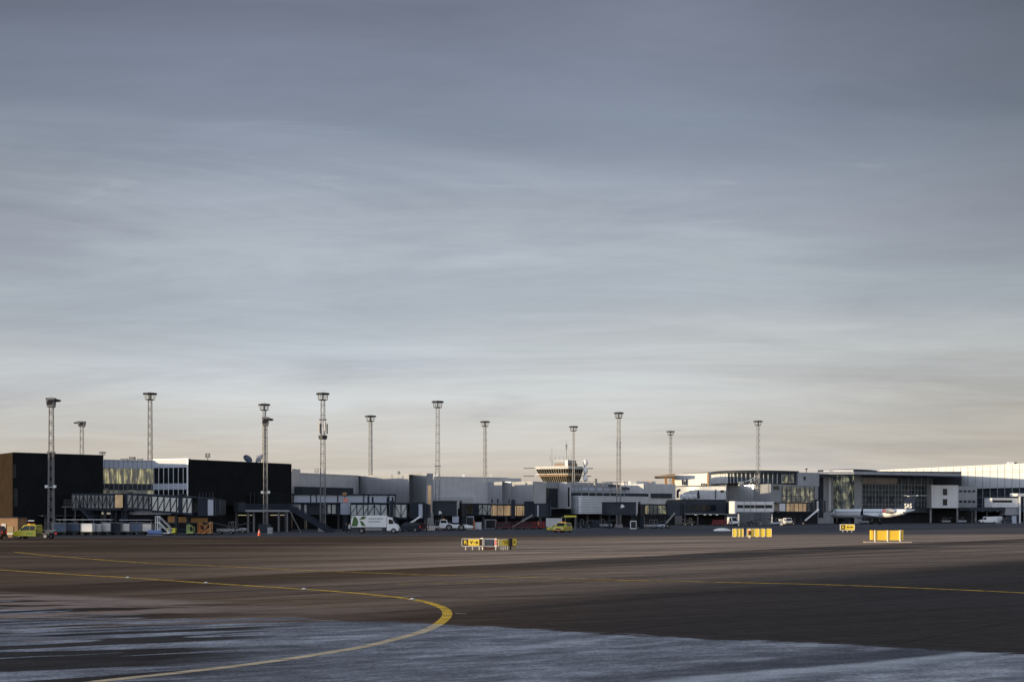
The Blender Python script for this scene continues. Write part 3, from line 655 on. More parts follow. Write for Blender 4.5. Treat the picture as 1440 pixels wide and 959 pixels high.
q = [G(1149, 405), G(1201, 403), G(1352, 424), G(1352, 452), G(1149, 445)]
MB().prism(q, zc, ZP(664.5, 415)).build('roof', grey2, r)
MB().prism([G(1158, 409), G(1200, 407), G(1198, 410), G(1160, 412)], ZP(664.5, 415), ZP(661.8, 415)).build('roof_sign_band', white, r)
q = [G(p, d_) for p, d_ in smoothpts([(1150, 425), (1170, 418), (1200, 415), (1225, 422), (1234, 432)], 3)]+[G(1234, 450), G(1150, 450)]
MB().prism(q, ZP(664.5, 415), ZP(660.2, 420)).build('upper_roof', dgrey, r)
MB().prism([G(1160, 446), G(1352, 453), G(1352, 505), G(1160, 505)], 0, 18.0).build('rear_shade_block', dgrey, r)  # unseen block added behind the roof to cast shade on the white hall
# long white hall on the right
r = bld('long_white_hall', 'long white panelled hall at the far right with a sunlit upper wall', 'building', 1440, 478)
A, B = (1235, 545), (1470, 462)
zt = ZP(653.6, 478)
wallprism(r, 'wall', [A, B], 0, ZP(686, 480), zt, white, 25, (.5, .86))
f = Face(*A, *B)
wallprism(r, 'glazing', [(1240, 546), (1469, 463.5)], 0, 3.8, ZP(686, 480), glassg, 22, (.5, .86))
wallprism(r, 'ground_floor', [(1240, 552), (1467, 469)], 0, 0, 3.8, under, 20, (.5, .86))
xs = [1237+10.35*i for i in range(22)]
mb = MB()
for px in xs: a = f.pt(px, .06); mb.box((a.x, a.y, (zt+ZP(686, 480))/2), (.16, .16, zt-ZP(686, 480)))
each(mb, 'panel_joint', grey2, r)
mb = MB()
zj = zt-2.0; f.rect(mb, 1240, 1462, 0, 0, .06, .06, z0=zj-.12, z1=zj); f.rect(mb, 1240, 1462, 0, 0, .06, .06, z0=zj-.75, z1=zj-.65); mb.build('horizontal_joints', grey2, r)
mb = MB()
for px in xs: a = f.pt(px, -.3); mb.box((a.x, a.y, (3.8+ZP(686, 480))/2), (.22, .25, ZP(686, 480)-3.8))
for zq in (6.5, 9.3): f.rect(mb, 1240, 1462, 0, 0, -.9, .1, z0=zq, z1=zq+.14)
mb.build('mullions', grey2, r)
rect(r, 'roof_edge', f, 1237, 1460, 0, 0, whitep, .3, .6, z0=zt, z1=zt+.3)
MB().box(G(1421, 482, zt+.7), (2.0, 2, 1.0)).build('roof_hut', whitep, r); MB().box(G(1427.5, 482, zt+.8), (.9, 1, .6)).build('roof_unit', dsteel, r)
# white box with two windows + office side wing
r = bld('white_box_building', 'pale box shaped building with two stacked windows and a grey wing', 'building', 1310, 428)
zb, zt = ZP(714, 428), ZP(682, 428)
wallprism(r, 'wall', [(1310, 428), (1347.5, 430)], 0, zb, zt, white, 12, (0, 1)); f = Face(1310, 428, 1347.5, 430)
for y0, y1 in ((687, 696), (701.5, 710.5)):
    w = rect(r, 'window', f, 1326, 1332, y0, y1, dgrey, .08); rect(w, 'pane', f, 1326.6, 1331.4, y0+.5, y1-.5, glass, .12, .05)
wallprism(r, 'side_wing', [(1302, 434), (1309.8, 435)], 0, zb, zt-.3, dgrey, 8, (0, 1)); wallprism(r, 'side_wing', [(1347.7, 434), (1374, 438)], 0, zb, zt-.2, grey2, 12, (0, 1))
f = Face(1347.7, 434, 1374, 438)
for y0 in (689, 703.5):
    for i in range(4):
        px = 1349+6.2*i; w = rect(r, 'window', f, px, px+4, y0, y0+3, dgrey, .08); rect(w, 'pane', f, px+.4, px+3.6, y0+.4, y0+2.6, glass, .12, .05)
f = Face(1302, 434, 1309.8, 435)
for y0 in (689, 702): rect(r, 'window', f, 1304, 1308, y0, y0+6, glass, .08)
mb = MB()
for px in (1308.5, 1346, 1372): mb.box(G(px, 432, zb/2), (.5, .5, zb))
each(mb, 'column', grey2, r); wallprism(r, 'ground_floor', [(1303, 441), (1374, 446)], 0, 0, zb, under, 5, (0, 1))
# ---- control tower
D = 420; r = bld('control_tower', 'airport control tower with a sunlit flaring glazed cab and flat roof', 'control tower', 788, D)
cx, cy = G(790, D+4).x, D+4
AL = R(28)
def ring(wl, z): # square-ish plan with one corner towards us; wl = half diagonal factor
    out = []
    for k, (u, v) in enumerate(((1, -1), (1, 1), (-1, 1), (-1, -1))): 
        a_, b_ = u*wl*.78, v*wl
        out.append(Vector((cx + a_*math.cos(AL)-b_*math.sin(AL)*-1*-1, cy + a_*math.sin(AL)*1 + b_*math.cos(AL), z)))
    return out
def zz(py): return ZP(py, D)
def rg(hl, hs, z, sh=0):                              # plan: near corner C, left face runs back-left, right face back-right
    C = Vector((G(799, D).x, D, z)); l = Vector((-.86, .50, 0)); s_ = Vector((.60, .80, 0))
    n_l = Vector((-.50, -.86, 0)); n_s = Vector((.80, -.60, 0))
    c0 = C + (n_l+n_s*.6)*sh
    return [c0, c0+s_*(hs+sh*.9), c0+s_*(hs+sh*.9)+l*(hl+sh*1.4), c0+l*(hl+sh*1.4)]
MB().prism([(v.x, v.y) for v in rg(9, 7, 0, -1.5)], 0, zz(677)).build('shaft', grey, r)
MB().loft([rg(10.2, 7.0, zz(677.5), -.8), rg(10.6, 7.6, zz(669), 0)]).build('lower_cab_glazing', glass, r)
MB().loft([rg(10.6, 7.6, zz(668), 0), rg(11, 8, zz(659), .8)]).build('upper_cab_glazing', glass, r)
mb = MB(); mb.loft([rg(10.6, 7.6, zz(669.2), .5), rg(10.6, 7.6, zz(667.6), .5)]); mb.build('gallery_deck', tan, r)
mb = MB()
for (a0, a1) in ((rg(10.2, 7.0, zz(677.5), -.75), rg(10.6, 7.6, zz(669), .05)), (rg(10.6, 7.6, zz(668), .05), rg(11, 8, zz(659), .85))):
    for i, j, n_ in ((3, 0, 13), (0, 1, 7)):
        for k in range(n_+1): mb.bar(a0[i].lerp(a0[j], k/n_), a1[i].lerp(a1[j], k/n_), .14)
mb.build('window_ribs', mat('rib_beige', (.42, .34, .22), .6), r)
mb = MB(); g_ = rg(10.6, 7.6, zz(666.2), 1.2); 
for i, j in ((3, 0), (0, 1)): mb.bar(g_[i], g_[j], .16)
for i, j in ((3, 0), (0, 1)):
    for k in range(9): p = g_[i].lerp(g_[j], k/8); mb.bar(p, p-Vector((0, 0, .7)), .06)
mb.build('gallery_railing', cream, r)
mb = MB(); a = rg(11, 8, zz(668.6), 1.4)
mb.bar(a[3], a[3]+Vector((-3.4, 1.2, 0)), .25).bar(a[1]+Vector((-.5, 0, 0)), a[1]+Vector((2.3, .3, 0)), .25); a = rg(11, 8, zz(657.6), 1.4)
mb.bar(a[3], a[3]+Vector((-3.4, 1.2, 0)), .25).bar(a[1]+Vector((-.5, 0, 0)), a[1]+Vector((3, .3, 0)), .25)
each(mb, 'outrigger_beam', dsteel, r)
MB().loft([rg(11.6, 8, zz(659), 1.1), rg(11.2, 7.6, zz(655), .9)]).build('roof', mat('tower_roof_panel', (.5, .49, .46), .6), r)
c_ = rg(6.4, 6.2, 0, -.9); MB().prism([(v.x, v.y) for v in c_], zz(655), zz(650.6)).build('roof_block', mat('beige_plaster', (.26, .2, .15), .8), r)
c2 = rg(1.3, 5.6, 0, -.92); MB().prism([(v.x, v.y) for v in c2], zz(655), zz(646.5)).build('stair_head', grey2, r)
l_ = Vector((-.86, .5, 0))
MB().prism([(v.x, v.y) for v in [c_[0]+l_*-.1+Vector((-.25, -.4, 0)), c_[0]+l_*.9+Vector((-.25, -.4, 0)), c_[0]+l_*.9, c_[0]]], zz(655), zz(646.3)).build('corner_panel', white, r)
mb = MB(); p = c_[0]+l_*5.8+Vector((-.2, -.4, 0)); q_ = c_[0]+l_*.9+Vector((-.2, -.4, 0))
mb.hexa([p, q_, q_+Vector((.1, .2, 0)), p+Vector((.1, .2, 0))], [v for v in (p, q_, q_, p)]) if 0 else None
mb.bar(Vector((p.x, p.y, zz(647))), Vector((q_.x, q_.y, zz(647))), .3, .35); mb.bar(Vector((p.x, p.y, zz(655))), Vector((p.x, p.y, zz(646.5))), .3); mb.build('roof_frame', grey2, r)
for py in (650, 661, 672):
    MB().sphere((G(823.5, D+3).x, D+3.5, zz(py)), 1.0, 14, 10, (.8, .8, 1.15)).build('radome', whitep, r, smooth=True)
MB().bar((G(822.5, D+3).x, D+4.2, 0), (G(822.5, D+3).x, D+4.2, zz(648)), .5).build('radome_mast', grey2, r)
mb = MB()
for px, py in ((773.5, 638), (776, 628), (780.5, 640), (787, 641), (792, 640), (799, 640), (803, 636)): mb.tube(G(px, D+3, zz(647)), G(px, D+3, zz(py)), .07, .05, 5)
each(mb, 'whip_antenna', steel, r)
mb = MB(); mb.tube(G(796.5, D+2, zz(647)), G(796.5, D+2, zz(620)), .09, .05, 6); mb.bar(G(796.5, D+2, zz(630)), G(795, D+2, zz(624.5)), .12).bar(G(796.5, D+2, zz(630)), G(798, D+2, zz(624.5)), .12).bar(G(796.5, D+2, zz(632)), G(796.5, D+2, zz(625)), .35); mb.build('aerial_mast', steel, r)
# ------------------------------------------------------------------ floodlight masts
HEADS = {}
def mast(px, D, pytop, wpx, lab, kind='ring', head=None, extras=()):
    zt = ZP(pytop, D); r = thing('floodlight_mast', lab, 'floodlight mast', G(px, D), R(random.uniform(0, 40)), 'tall lattice floodlight masts')
    w = wpx*.88*D/F; hw = (head or wpx*2.6)*.92*D/F; zs = zt-1.5
    c = [(-1, -1), (1, -1), (1, 1), (-1, 1)]; wb = w*1.15
    P = lambda k, z_: Vector((c[k % 4][0]*(wb+(w*.8-wb)*z_/zs)/2, c[k % 4][1]*(wb+(w*.8-wb)*z_/zs)/2, z_))
    mb = MB(); n = max(8, int(zs/(w*1.05)))
    for k in range(4): mb.bar(P(k, 0), P(k, zs), .08)
    for i in range(n):
        a, b_ = zs*i/n, zs*(i+1)/n
        for k in range(4):
            mb.bar(P(k, a), P(k+1, b_), .04) if (i+k) % 2 else mb.bar(P(k+1, a), P(k, b_), .04)
            if i % 2 == 0: mb.bar(P(k, a), P(k+1, a), .05)
    mb.bar((w*.2, 0, 0), (w*.15, 0, zs), .06)
    mb.build('lattice_shaft', steel, r, False)
    MB().box((0, 0, .4), (w*1.9, w*1.9, .8)).build('base', concrete, r, False)
    if kind == 'ring':
        pr = hw*.36; mb = MB(); mb.tube((0, 0, zs), (0, 0, zs+.14), pr*.75, pr, 14).build('platform', dsteel, r, False)
        mb = MB()
        for k in range(12):
            a = k*math.pi/6; u = Vector((math.cos(a), math.sin(a), 0)); v = Vector((math.cos(a+math.pi/6), math.sin(a+math.pi/6), 0))
            mb.bar(u*pr+Vector((0, 0, zs+.1)), u*pr*1.05+Vector((0, 0, zs+1.1)), .05)
            for hh in (.6, 1.1): mb.bar(u*pr*1.03+Vector((0, 0, zs+hh)), v*pr*1.03+Vector((0, 0, zs+hh)), .05)
        mb.bar((0, 0, zs), (0, 0, zs+1.3), .3)
        mb.build('railing', steel, r, False)
        if 'lamp' not in HEADS:
            m_ = MB(); m_.hexa([(-.25, -.08, -.06), (.25, -.08, -.06), (.25, .5, -.16), (-.25, .5, -.16)], [(-.25, -.08, .1), (.25, -.08, .1), (.25, .42, .06), (-.25, .42, .06)]); o = m_.build('floodlight', dsteel, None); HEADS['lamp'] = o.data; bpy.data.objects.remove(o)
        for k in range(9):
            a = k*2*math.pi/9+.2; o = bpy.data.objects.new('floodlight', HEADS['lamp']); COL.objects.link(o); o.parent = r
            o.location = (math.cos(a)*hw*.34, math.sin(a)*hw*.34, zs+1.25); o.rotation_euler = (0, 0, a-math.pi/2); s_ = hw/2.9; o.scale = (1.5*s_, s_*.95, 1.3)
        MB().tube((0, 0, zs+1.16), (0, 0, zs+1.26), hw*.32, hw*.36, 14).build('lamp_ring', dsteel, r, False)
    else:                                            # cabin with one arm
        sgn = 1 if kind == 'right' else -1; r.rotation_euler = (0, 0, R(8))
        mb = MB(); mb.hexa([(-hw*.28, -.7, zs), (hw*.28, -.7, zs), (hw*.28, .7, zs), (-hw*.28, .7, zs)], [(-hw*.38, -.9, zs+1.4), (hw*.38, -.9, zs+1.4), (hw*.38, .9, zs+1.4), (-hw*.38, .9, zs+1.4)]).build('cabin', steel, r, False)
        MB().hexa([(-.6, -.86, zs+.4), (.1, -.86, zs+.4), (.1, -.76, zs+.4), (-.6, -.76, zs+.4)], [(-.2, -.98, zs+1.1), (.6, -.98, zs+1.1), (.6, -.8, zs+1.1), (-.2, -.8, zs+1.1)]).build('cabin_window', blackp, r, False)
        MB().bar((sgn*hw*.3, 0, zs+.9), (sgn*hw*.75, 0, zs+.9), .12).bar((sgn*hw*.3, 0, zs+1.4), (sgn*hw*.55, 0, zs+1.0), .1).build('arm', dsteel, r, False)
        for k in range(3): MB().box((sgn*hw*(.42+.14*k), 0, zs+1.15-.05*k), (.42, .6, .22)).build('floodlight', dsteel, r, False)
    MB().tube((0, 0, zs+1.2), (0, 0, zs+1.2+(2.0 if px == 371 else .6)), .04, .02, 5).build('lightning_rod', steel, r, False)
    for e in extras:
        if e[0] == 'lamps':
            for sx in (-1, 1): MB().box((sx*w*.85, -w*.6, ZP(e[1], D)), (.4, .35, .42)).bar((sx*w*.85, -w*.6, ZP(e[1], D)), (0, -w*.5, ZP(e[1], D)-.1), .07).build('lamp_box', whitep, r, False)
        if e[0] == 'aerials':
            z0, z1 = ZP(613, D), ZP(593, D)
            for k in range(6): a = k*math.pi/3; MB().box((math.cos(a)*w*.95, math.sin(a)*w*.95, (z0+z1)/2+(k % 2)*.5), (.22, .18, (z1-z0)*.7)).build('panel_antenna', cream if k % 2 else dsteel, r, False)
            MB().tube((0, 0, z0-.6), (0, 0, z0+.1), w*.9, w*1.0, 8).build('antenna_bracket', dsteel, r, False)
        if e[0] == 'band': MB().box((0, 0, ZP(e[1], D)), (w*1.5, w*1.5, .2)).build('collar', steel, r, False)
    return r
mast(72, 196, 559, 7.5, 'lattice mast in front of the left black block with a boxy cabin and arm', 'right', 17, [('lamps', 684), ('band', 636)])
mast(115, 330, 592, 6, 'slim lattice mast with a small cabin, rising behind the left black block', 'left', 15)
mast(144, 480, 635, 3, 'distant mast whose round head just clears the left black block', head=11)
mast(211, 245, 551.5, 6.5, 'lattice mast with a round lamp crown behind the glazed link', head=21)
mast(371.5, 262, 567, 5.5, 'mast with a round lamp crown directly behind a shorter cabin mast', head=18)
mast(373.5, 213, 586, 6.0, 'shorter mast with a boxy cabin before the right black block', 'right', 14, [('lamps', 692)])
mast(454, 235, 551.5, 7.2, 'lattice mast with panel antennas halfway up, between stair and gallery', head=20, extras=[('aerials',), ('band', 590)])
mast(521, 292, 583.5, 5.5, 'lattice mast rising behind the scalloped grey hall', head=17)
mast(615.5, 255, 563, 6.5, 'lattice mast standing before the long grey hall beside the docking pylon', head=18, extras=[('band', 655)])
mast(682, 325, 591.5, 5, 'lattice mast rising behind the long flat grey hall', head=15)
mast(806.5, 345, 598.5, 3.2, 'slim mast standing just right of the control tower cab', head=14)
mast(870, 292, 579, 6, 'lattice mast before the silver ribbed building', head=15)
mast(943, 415, 605.5, 4, 'slim distant mast behind the brown roof canopy', head=13)
mast(1066, 362, 591, 4.5, 'lattice mast before the round glazed storey, furthest right', head=14)
r = thing('roof_floodlight', 'tiny twin headed floodlight pole peeping over the right black block', 'floodlight', G(292, 300))
MB().tube(G(292, 300), G(292, 300, ZP(643, 300)), .12, n=6).build('pole', steel, r)
for sx in (-1, 1): MB().box(G(292+sx*2, 300, ZP(640, 300)), (.4, .5, .9)).build('lamp_head', steel, r)
MB().bar(G(288.5, 300, ZP(643, 300)), G(295.5, 300, ZP(643, 300)), .15).build('crossarm', steel, r)
# ------------------------------------------------------------------ passenger bridges
def tunnel(root, P, Q, w, h, panes, gm_, diag=True, side=None, frame=navy, tag_='tunnel', fr=.14):
    """truss tunnel from floor point P to floor point Q"""
    t = (Q-P); Ln = t.length; t.normalize(); s_ = Vector((-t.y, t.x, 0)).normalized(); 
    if s_.y > 0: s_ = -s_                                # s_ points towards the camera side
    up = Vector((0, 0, 1)); q = lambda a, o, z_: a + s_*o + up*z_
    def slab(z0, z1, o0, o1): return MB().hexa([q(P, o0, z0), q(Q, o0, z0), q(Q, o1, z0), q(P, o1, z0)], [q(P, o0, z1), q(Q, o0, z1), q(Q, o1, z1), q(P, o1, z1)])
    fl = slab(-.32, 0, -w/2, w/2).build(tag_+'_floor', frame, root); slab(h, h+.28, -w/2-.05, w/2+.05).build(tag_+'_roof', frame, root)
    for o in (w/2, -w/2): slab(.02, h-.02, o-.04, o+.02).build('side_glazing', gm_, root)
    n = panes
    for o in (w/2+.06, -w/2-.06):
        mb = MB()
        for i in range(n+1):
            a = P.lerp(Q, i/n); mb.bar(q(a, o, 0), q(a, o, h), fr)
            if diag and i < n:
                b_ = P.lerp(Q, (i+1)/n); mb.bar(q(a, o, 0 if i % 2 == 0 or diag == 'same' else h), q(b_, o, h if i % 2 == 0 or diag == 'same' else 0), fr*.6)
        mb.build('truss', frame, root)
def xyz(px, py, D): return G(px, D, ZP(py, D))
def cab(root, px0, px1, y0, y1, D, m=navy, door=None, depth=3.6, hood=True):
    a, b_ = G(px0, D), G(px1, D+.8); z0, z1 = ZP(y1, D), ZP(y0, D); n_ = Vector((0, 1, 0))
    MB().prism([a, b_, b_+n_*depth, a+n_*depth], z0, z1).build('cab', m, root, bevel=.08)
    if hood:
        for k in range(3): MB().prism([b_+Vector((.05+.32*k, -.1, 0)), b_+Vector((.28+.32*k, -.1, 0)), b_+Vector((.28+.32*k, depth, 0)), b_+Vector((.05+.32*k, depth, 0))], z0+.1*k, z1-.1*k).build('bellows_hood', dgrey if k != 1 else navy, root)
    if door: f_ = Face(px0, D, px1, D+.8); rect(root, 'door_panel', f_, door[0], door[1], y0+1.2, y1-1, pale, .06)
    MB().prism([a+Vector((0, -.05, 0)), b_+Vector((0, -.05, 0)), b_+Vector((0, .3, 0)), a+Vector((0, .3, 0))], z1, z1+.22).build('roof_edge', dgrey, root)
def wheels(root, px, D, ztop, m=navy):
    c = G(px, D+1.3)
    for s_ in (-.9, .9): MB().box(c+Vector((s_, 0, ztop/2+.4)), (.35, .4, ztop-.7)).build('lift_column', m, root)
    MB().box(c+Vector((0, 0, .75)), (3.2, .8, .45)).build('axle_beam', m, root)
    for s_ in (-1.3, 1.3):
        wh = MB().tube(c+Vector((s_, -.55, .5)), c+Vector((s_, -.05, .5)), .5, n=14).build('wheel', rubber, root); MB().tube(c+Vector((s_, -.6, .5)), c+Vector((s_, -.56, .5)), .24, n=10).build('hub', steel, wh)
def stair(root, px0, y0, px1, y1, D, w=1.2, m=navy, n=14, rail=True, solid=False):
    P, Q = xyz(px0, y0, D), xyz(px1, y1, D); mb = MB(); a = Vector((0, w/2, 0))
    for s_ in (-a, a): mb.bar(P+s_, Q+s_, .12, .3)
    mb.build('stringer', m, root); mb = MB()
    for i in range(n): p = P.lerp(Q, (i+.5)/n); mb.box(p, (abs(Q.x-P.x)/n*.9, w, .05))
    mb.build('treads', m, root)
    if rail:
        mb = MB(); h_ = Vector((0, 0, 1.05))
        for s_ in (-a, a):
            mb.bar(P+s_+h_, Q+s_+h_, .07).bar(P+s_+h_/2, Q+s_+h_/2, .05)
            for i in range(0, n+1, 2): p = P.lerp(Q, i/n)+s_; mb.bar(p, p+h_, .06)
        mb.build('handrail', m, root)
    if solid:
        p = P-a*1.1; q_ = Q-a*1.1; MB().hexa([p, q_, q_+Vector((0, .06, 0)), p+Vector((0, .06, 0))], [v+Vector((0, 0, .95)) for v in (p, q_, q_+Vector((0, .06, 0)), p+Vector((0, .06, 0)))]).build('side_screen', m, root)
def platform(root, px0, px1, py, D, dep=2.5, m=navy, rail=True, leg=True):
    zz_ = ZP(py, D); MB().box(G((px0+px1)/2, D+dep/2, zz_), ((px1-px0)*D/F, dep, .25)).build('platform', m, root)
    if rail:
        mb = MB(); n = 8
        for i in range(n+1): p = G(px0+(px1-px0)*i/n, D+.1, zz_); mb.bar(p, p+Vector((0, 0, 1.1)), .06)
        for h_ in (.55, 1.1): mb.bar(G(px0, D+.1, zz_+h_), G(px1, D+.1, zz_+h_), .06)
        mb.build('railing', m, root)
    if leg:
        for px in (px0+2, px1-2): MB().bar(G(px, D+.5, 0), G(px, D+.5, zz_), .2).build('leg', m, root)
# bridge 1, far left, glazed
r = bld('jet_bridge', 'long glazed jet bridge in front of the left black block with a blunt dark cab', 'jet bridge', 180, 200)
tunnel(r, xyz(104, 714.3, 203), xyz(173, 714.6, 204), 3.0, 2.05, 13, smoky, True)
rect(r, 'sun_glow_glazing', Face(104, 201.3, 173, 202.3), 162, 172.5, 695.6, 713.5, glowG, .1, .05)  # emissive pane stands in for sunlight falling on this glazing
MB().tube(G(180, 203.5, ZP(714.8, 203)-.4), G(180, 203.5, ZP(694, 203)), .95, n=16).build('rotunda', navy, r, smooth=True)
rect(r, 'rotunda_panel', Face(170, 202.3, 190, 202.3), 178.8, 182.3, 695.5, 713, pale, .06)
MB().tube(G(177.5, 203.5), G(177.5, 203.5, ZP(715, 203)), .42, n=12).build('rotunda_column', navy, r)
tunnel(r, xyz(187, 713.5, 203), xyz(233, 716.5, 200), 2.6, 2.0, 6, smoky, 'same')
tunnel(r, xyz(222, 717.3, 200.5), xyz(257, 719.6, 198.6), 2.9, 2.15, 4, frost, 'same'); tunnel(r, xyz(257, 720, 198.4), xyz(279, 721.3, 197.4), 3.2, 2.25, 3, frost, 'same')
MB().box(xyz(257, 708, 198.0), (.55, 3.3, 3.0)).build('tunnel_ring', navy, r)
cab(r, 278, 302, 701, 725.5, 196, navy, (292.3, 300))
wheels(r, 256, 197, ZP(724, 197))
stair(r, 112, 712, 137, 740, 201.5, 1.2, navy, 14, True); platform(r, 90, 108, 712.5, 202, 2.2, navy)
for px, y0 in ((150, 686), (182, 691)): MB().box(xyz(px+1, y0+4, 204), (.5, .5, .8)).build('roof_unit', dsteel, r)
mb = MB()
for px in (148, 157, 163, 172): mb.box(G(px, 203.5, 2.2), (.3, .3, 4.4))
each(mb, 'column', navy, r)
rect(r, 'service_panel', Face(140, 204.8, 260, 203.8), 143, 156, 716, 723, pale, .02); rect(r, 'service_panel', Face(140, 204.8, 260, 203.8), 178, 240, 717, 723.5, pale, .02)
# orange beams under the bridge
r = bld('orange_beam_trailer', 'orange yellow beam trailer parked under the left jet bridge', 'trailer', 262, 199)
mb = MB(); f = Face(236, 200, 292, 200)
for a_, b_, c_, d_ in ((236, 249, 725.5, 734), (251, 265, 726.5, 734), (268.5, 291, 728, 734)): f.rect(mb, a_, b_, c_, d_, 0, .6)
each(mb, 'beam_box', ochre, r)
MB().box(G(264, 200.3, ZP(735, 200)), (6.2, .5, .18)).build('chassis', dsteel, r)
for px in (238, 250, 268, 288): MB().bar(G(px, 200.3, 0), G(px, 200.3, ZP(735, 200)), .16).build('leg', dsteel, r)
# fixed dark gallery with open stair, in front of right black block
r = bld('open_stair_gallery', 'dark raised gallery on columns with a long stair descending right', 'gallery', 345, 226)
f = Face(335, 224, 409, 229)
rect(r, 'gallery_wall', f, 345, 408, 708, 717, navy, 0, 3.0); rect(r, 'deck_edge', f, 345, 407, 716.7, 719.5, grey2, .1, 3.3); rect(r, 'cab_end', f, 335, 345, 706, 719.5, dgrey, 0, 2.4)
rect(r, 'upper_screen', f, 361, 408, 693.5, 708, MATS.get('black_cladding'), -2.2, .2)
mb = MB()
for px in (349, 357, 392, 404): a = f.pt(px, -.8); mb.box((a.x, a.y, 1.7), (.22, .22, 3.4))
each(mb, 'column', steel, r)
stair(r, 408, 716, 470, 753, 224, 1.8, navy, 24, True, True)
MB().bar(xyz(408, 719, 223), xyz(424, 750, 223), .1).build('stay_rod', steel, r)
# bridge 2, two storeys, between black block and pylon
r = bld('jet_bridge', 'double decked jet bridge gallery with white upper panels behind the white box truck', 'jet bridge', 500, 236)
f = Face(410, 240, 556, 246)
rect(r, 'upper_roof', f, 412, 557, 694, 695.8, navy, .3, 3.6)
rect(r, 'upper_panels', f, 412, 556, 695.8, 706.2, pale, 0, 3.0)
mull(r, 'upper_posts', f, [412.5, 437, 445, 475, 511.5, 518.5, 547, 555.8], 695.8, 706.2, navy, .2, .1, .14)
rect(r, 'lower_roof', f, 411, 576, 706.2, 708.8, navy, .4, 3.8)
rect(r, 'lower_gallery', f, 424, 479, 708.8, 723.5, dgrey, 0, 3); 
mb = MB()
for a_, b_ in ((420, 423), (428, 431), (461, 465), (467, 472)): f.rect(mb, a_, b_, 709.5, 722, .1, .08)
each(mb, 'lower_window', frost, r)
rect(r, 'pale_panel', f, 479, 493, 707, 723.3, pale, .5, .5)
tunnel(r, xyz(497, 723.6, 240), xyz(524, 724, 239), 2.8, 1.85, 3, frost, 'same'); tunnel(r, xyz(524, 724.6, 239), xyz(551, 725.6, 237), 3.0, 2.05, 3, frost, True); tunnel(r, xyz(552, 726.4, 237), xyz(577, 727.4, 236), 3.3, 2.3, 3, frost, True)
MB().box(xyz(551.5, 716, 236), (.5, 3.4, 3.2)).build('tunnel_ring', navy, r)
for px, d_ in ((518, 3), (524, 0), (545, 2), (552, 0)): MB().box(xyz(px, 703.5, 240), (.35, .4, 1.3)).build('roof_post', navy, r)
cab(r, 576, 597, 707.5, 729, 235, navy, (588.8, 594))
wheels(r, 566, 236, ZP(730, 236)); MB().tube(G(486, 241), G(486, 241, ZP(724, 241)), .6, n=12).build('rotunda_column', navy, r)
stair(r, 591, 726, 566, 743, 232.5, 1.0, white, 12, False); 
r2 = thing('gate_sign', 'small gate number sign with a red arrow panel on the jet bridge roof', 'gate sign', xyz(485, 706, 239))
MB().bar(xyz(484.5, 706, 239), xyz(484.5, 692, 239), .12).build('post', dsteel, r2)
MB().box(xyz(484.5, 694.5, 239), (.95, .25, .8)).build('number_box', dsteel, r2); MB().box(xyz(486, 703, 239), (.8, .25, .75)).build('red_panel', mat('salmon_panel', (.75, .25, .18), .5), r2)
text('C5', .62, mat('sign_orange', (.85, .4, .12), .5), r2, xyz(484.5, 694.5, 238.85)-r2.location, 0, .01)
# docking pylon
r = bld('docking_guidance_pylon', 'concrete pylon with a tall narrow display of golden lights', 'docking display', 604, 250)
z0 = ZP(722, 250)
MB().box(G(604, 250.5, z0+2.6), (1.15, .7, ZP(682, 250)-z0+.4)).build('column', grey2, r)
MB().box(G(604, 250.1, z0+2.75), (.62, .2, ZP(682, 250)-z0-.1)).build('display', glowG, r)
MB().hexa([G(599, 249.4, 0), G(611, 249.4, 0), G(611, 251.5, 0), G(599, 251.5, 0)], [G(602, 249.8, z0+.2), G(609, 249.8, z0+.2), G(609, 251.3, z0+.2), G(602, 251.3, z0+.2)]).build('pedestal', concrete, r)
for i in range(5): MB().box(G(598.8+3*i, 248.2, .45), (.28, .3, .9)).build('guard_block', cream, r)
# bridge 3, dark box cab + rotunda + golden gallery
def boxbridge(lab, p0, p1, y0, y1, D, rot_px, gal, logo, sx=None):
    r = bld('jet_bridge', lab, 'jet bridge', p0, D); f = Face(p0, D, p1, D+1)
    rect(r, 'cab', f, p0, p1, y0, y1, dgrey, 0, 5); rect(r, 'cab_trim', f, p1, p1+1.3, y0-1, y1+1, grey2, .2, 5.2); rect(r, 'cab_roof', f, p0-.5, p1, y0-.9, y0, navy, .2, 5.2)
    lx, ly = logo; mb = MB(); c = f.pt(lx, .06); z_ = ZP(ly, D); q_ = .012*D
    mb.hexa([Vector((c.x-q_*.12, c.y, z_-q_*.13)), Vector((c.x+q_*.14, c.y, z_-q_*.05)), Vector((c.x+q_*.14, c.y+.04, z_-q_*.05)), Vector((c.x-q_*.12, c.y+.04, z_-q_*.13))], [Vector((c.x-q_*.14, c.y, z_+q_*.08)), Vector((c.x+q_*.02, c.y, z_+q_*.12)), Vector((c.x+q_*.02, c.y+.04, z_+q_*.12)), Vector((c.x-q_*.14, c.y+.04, z_+q_*.08))]); mb.build('emblem', whitep, r)
    MB().tube(G(rot_px, D+3, ZP(y1, D)-.3), G(rot_px, D+3, ZP(y0+2, D)), 5.2*D/F, n=18).build('rotunda', blackp, r, smooth=True)
    MB().tube(G(rot_px, D+3, 0), G(rot_px, D+3, ZP(y1, D)), .5, n=12).build('rotunda_column', navy, r)
    MB().box(G(rot_px-3, D+3, ZP(y0+1, D)), (.5, .5, .7)).build('roof_unit', dsteel, r)
    for g_ in gal: tunnel(r, xyz(g_[0], g_[2], g_[4]), xyz(g_[1], g_[3], g_[5]), 2.9, g_[6], g_[7], g_[8], g_[9])
    for px in (p0+3, p1-4): MB().box(G(px, D+2, ZP(y1, D)/2), (.4, .4, ZP(y1, D))).build('support_leg', navy, r)
    return r
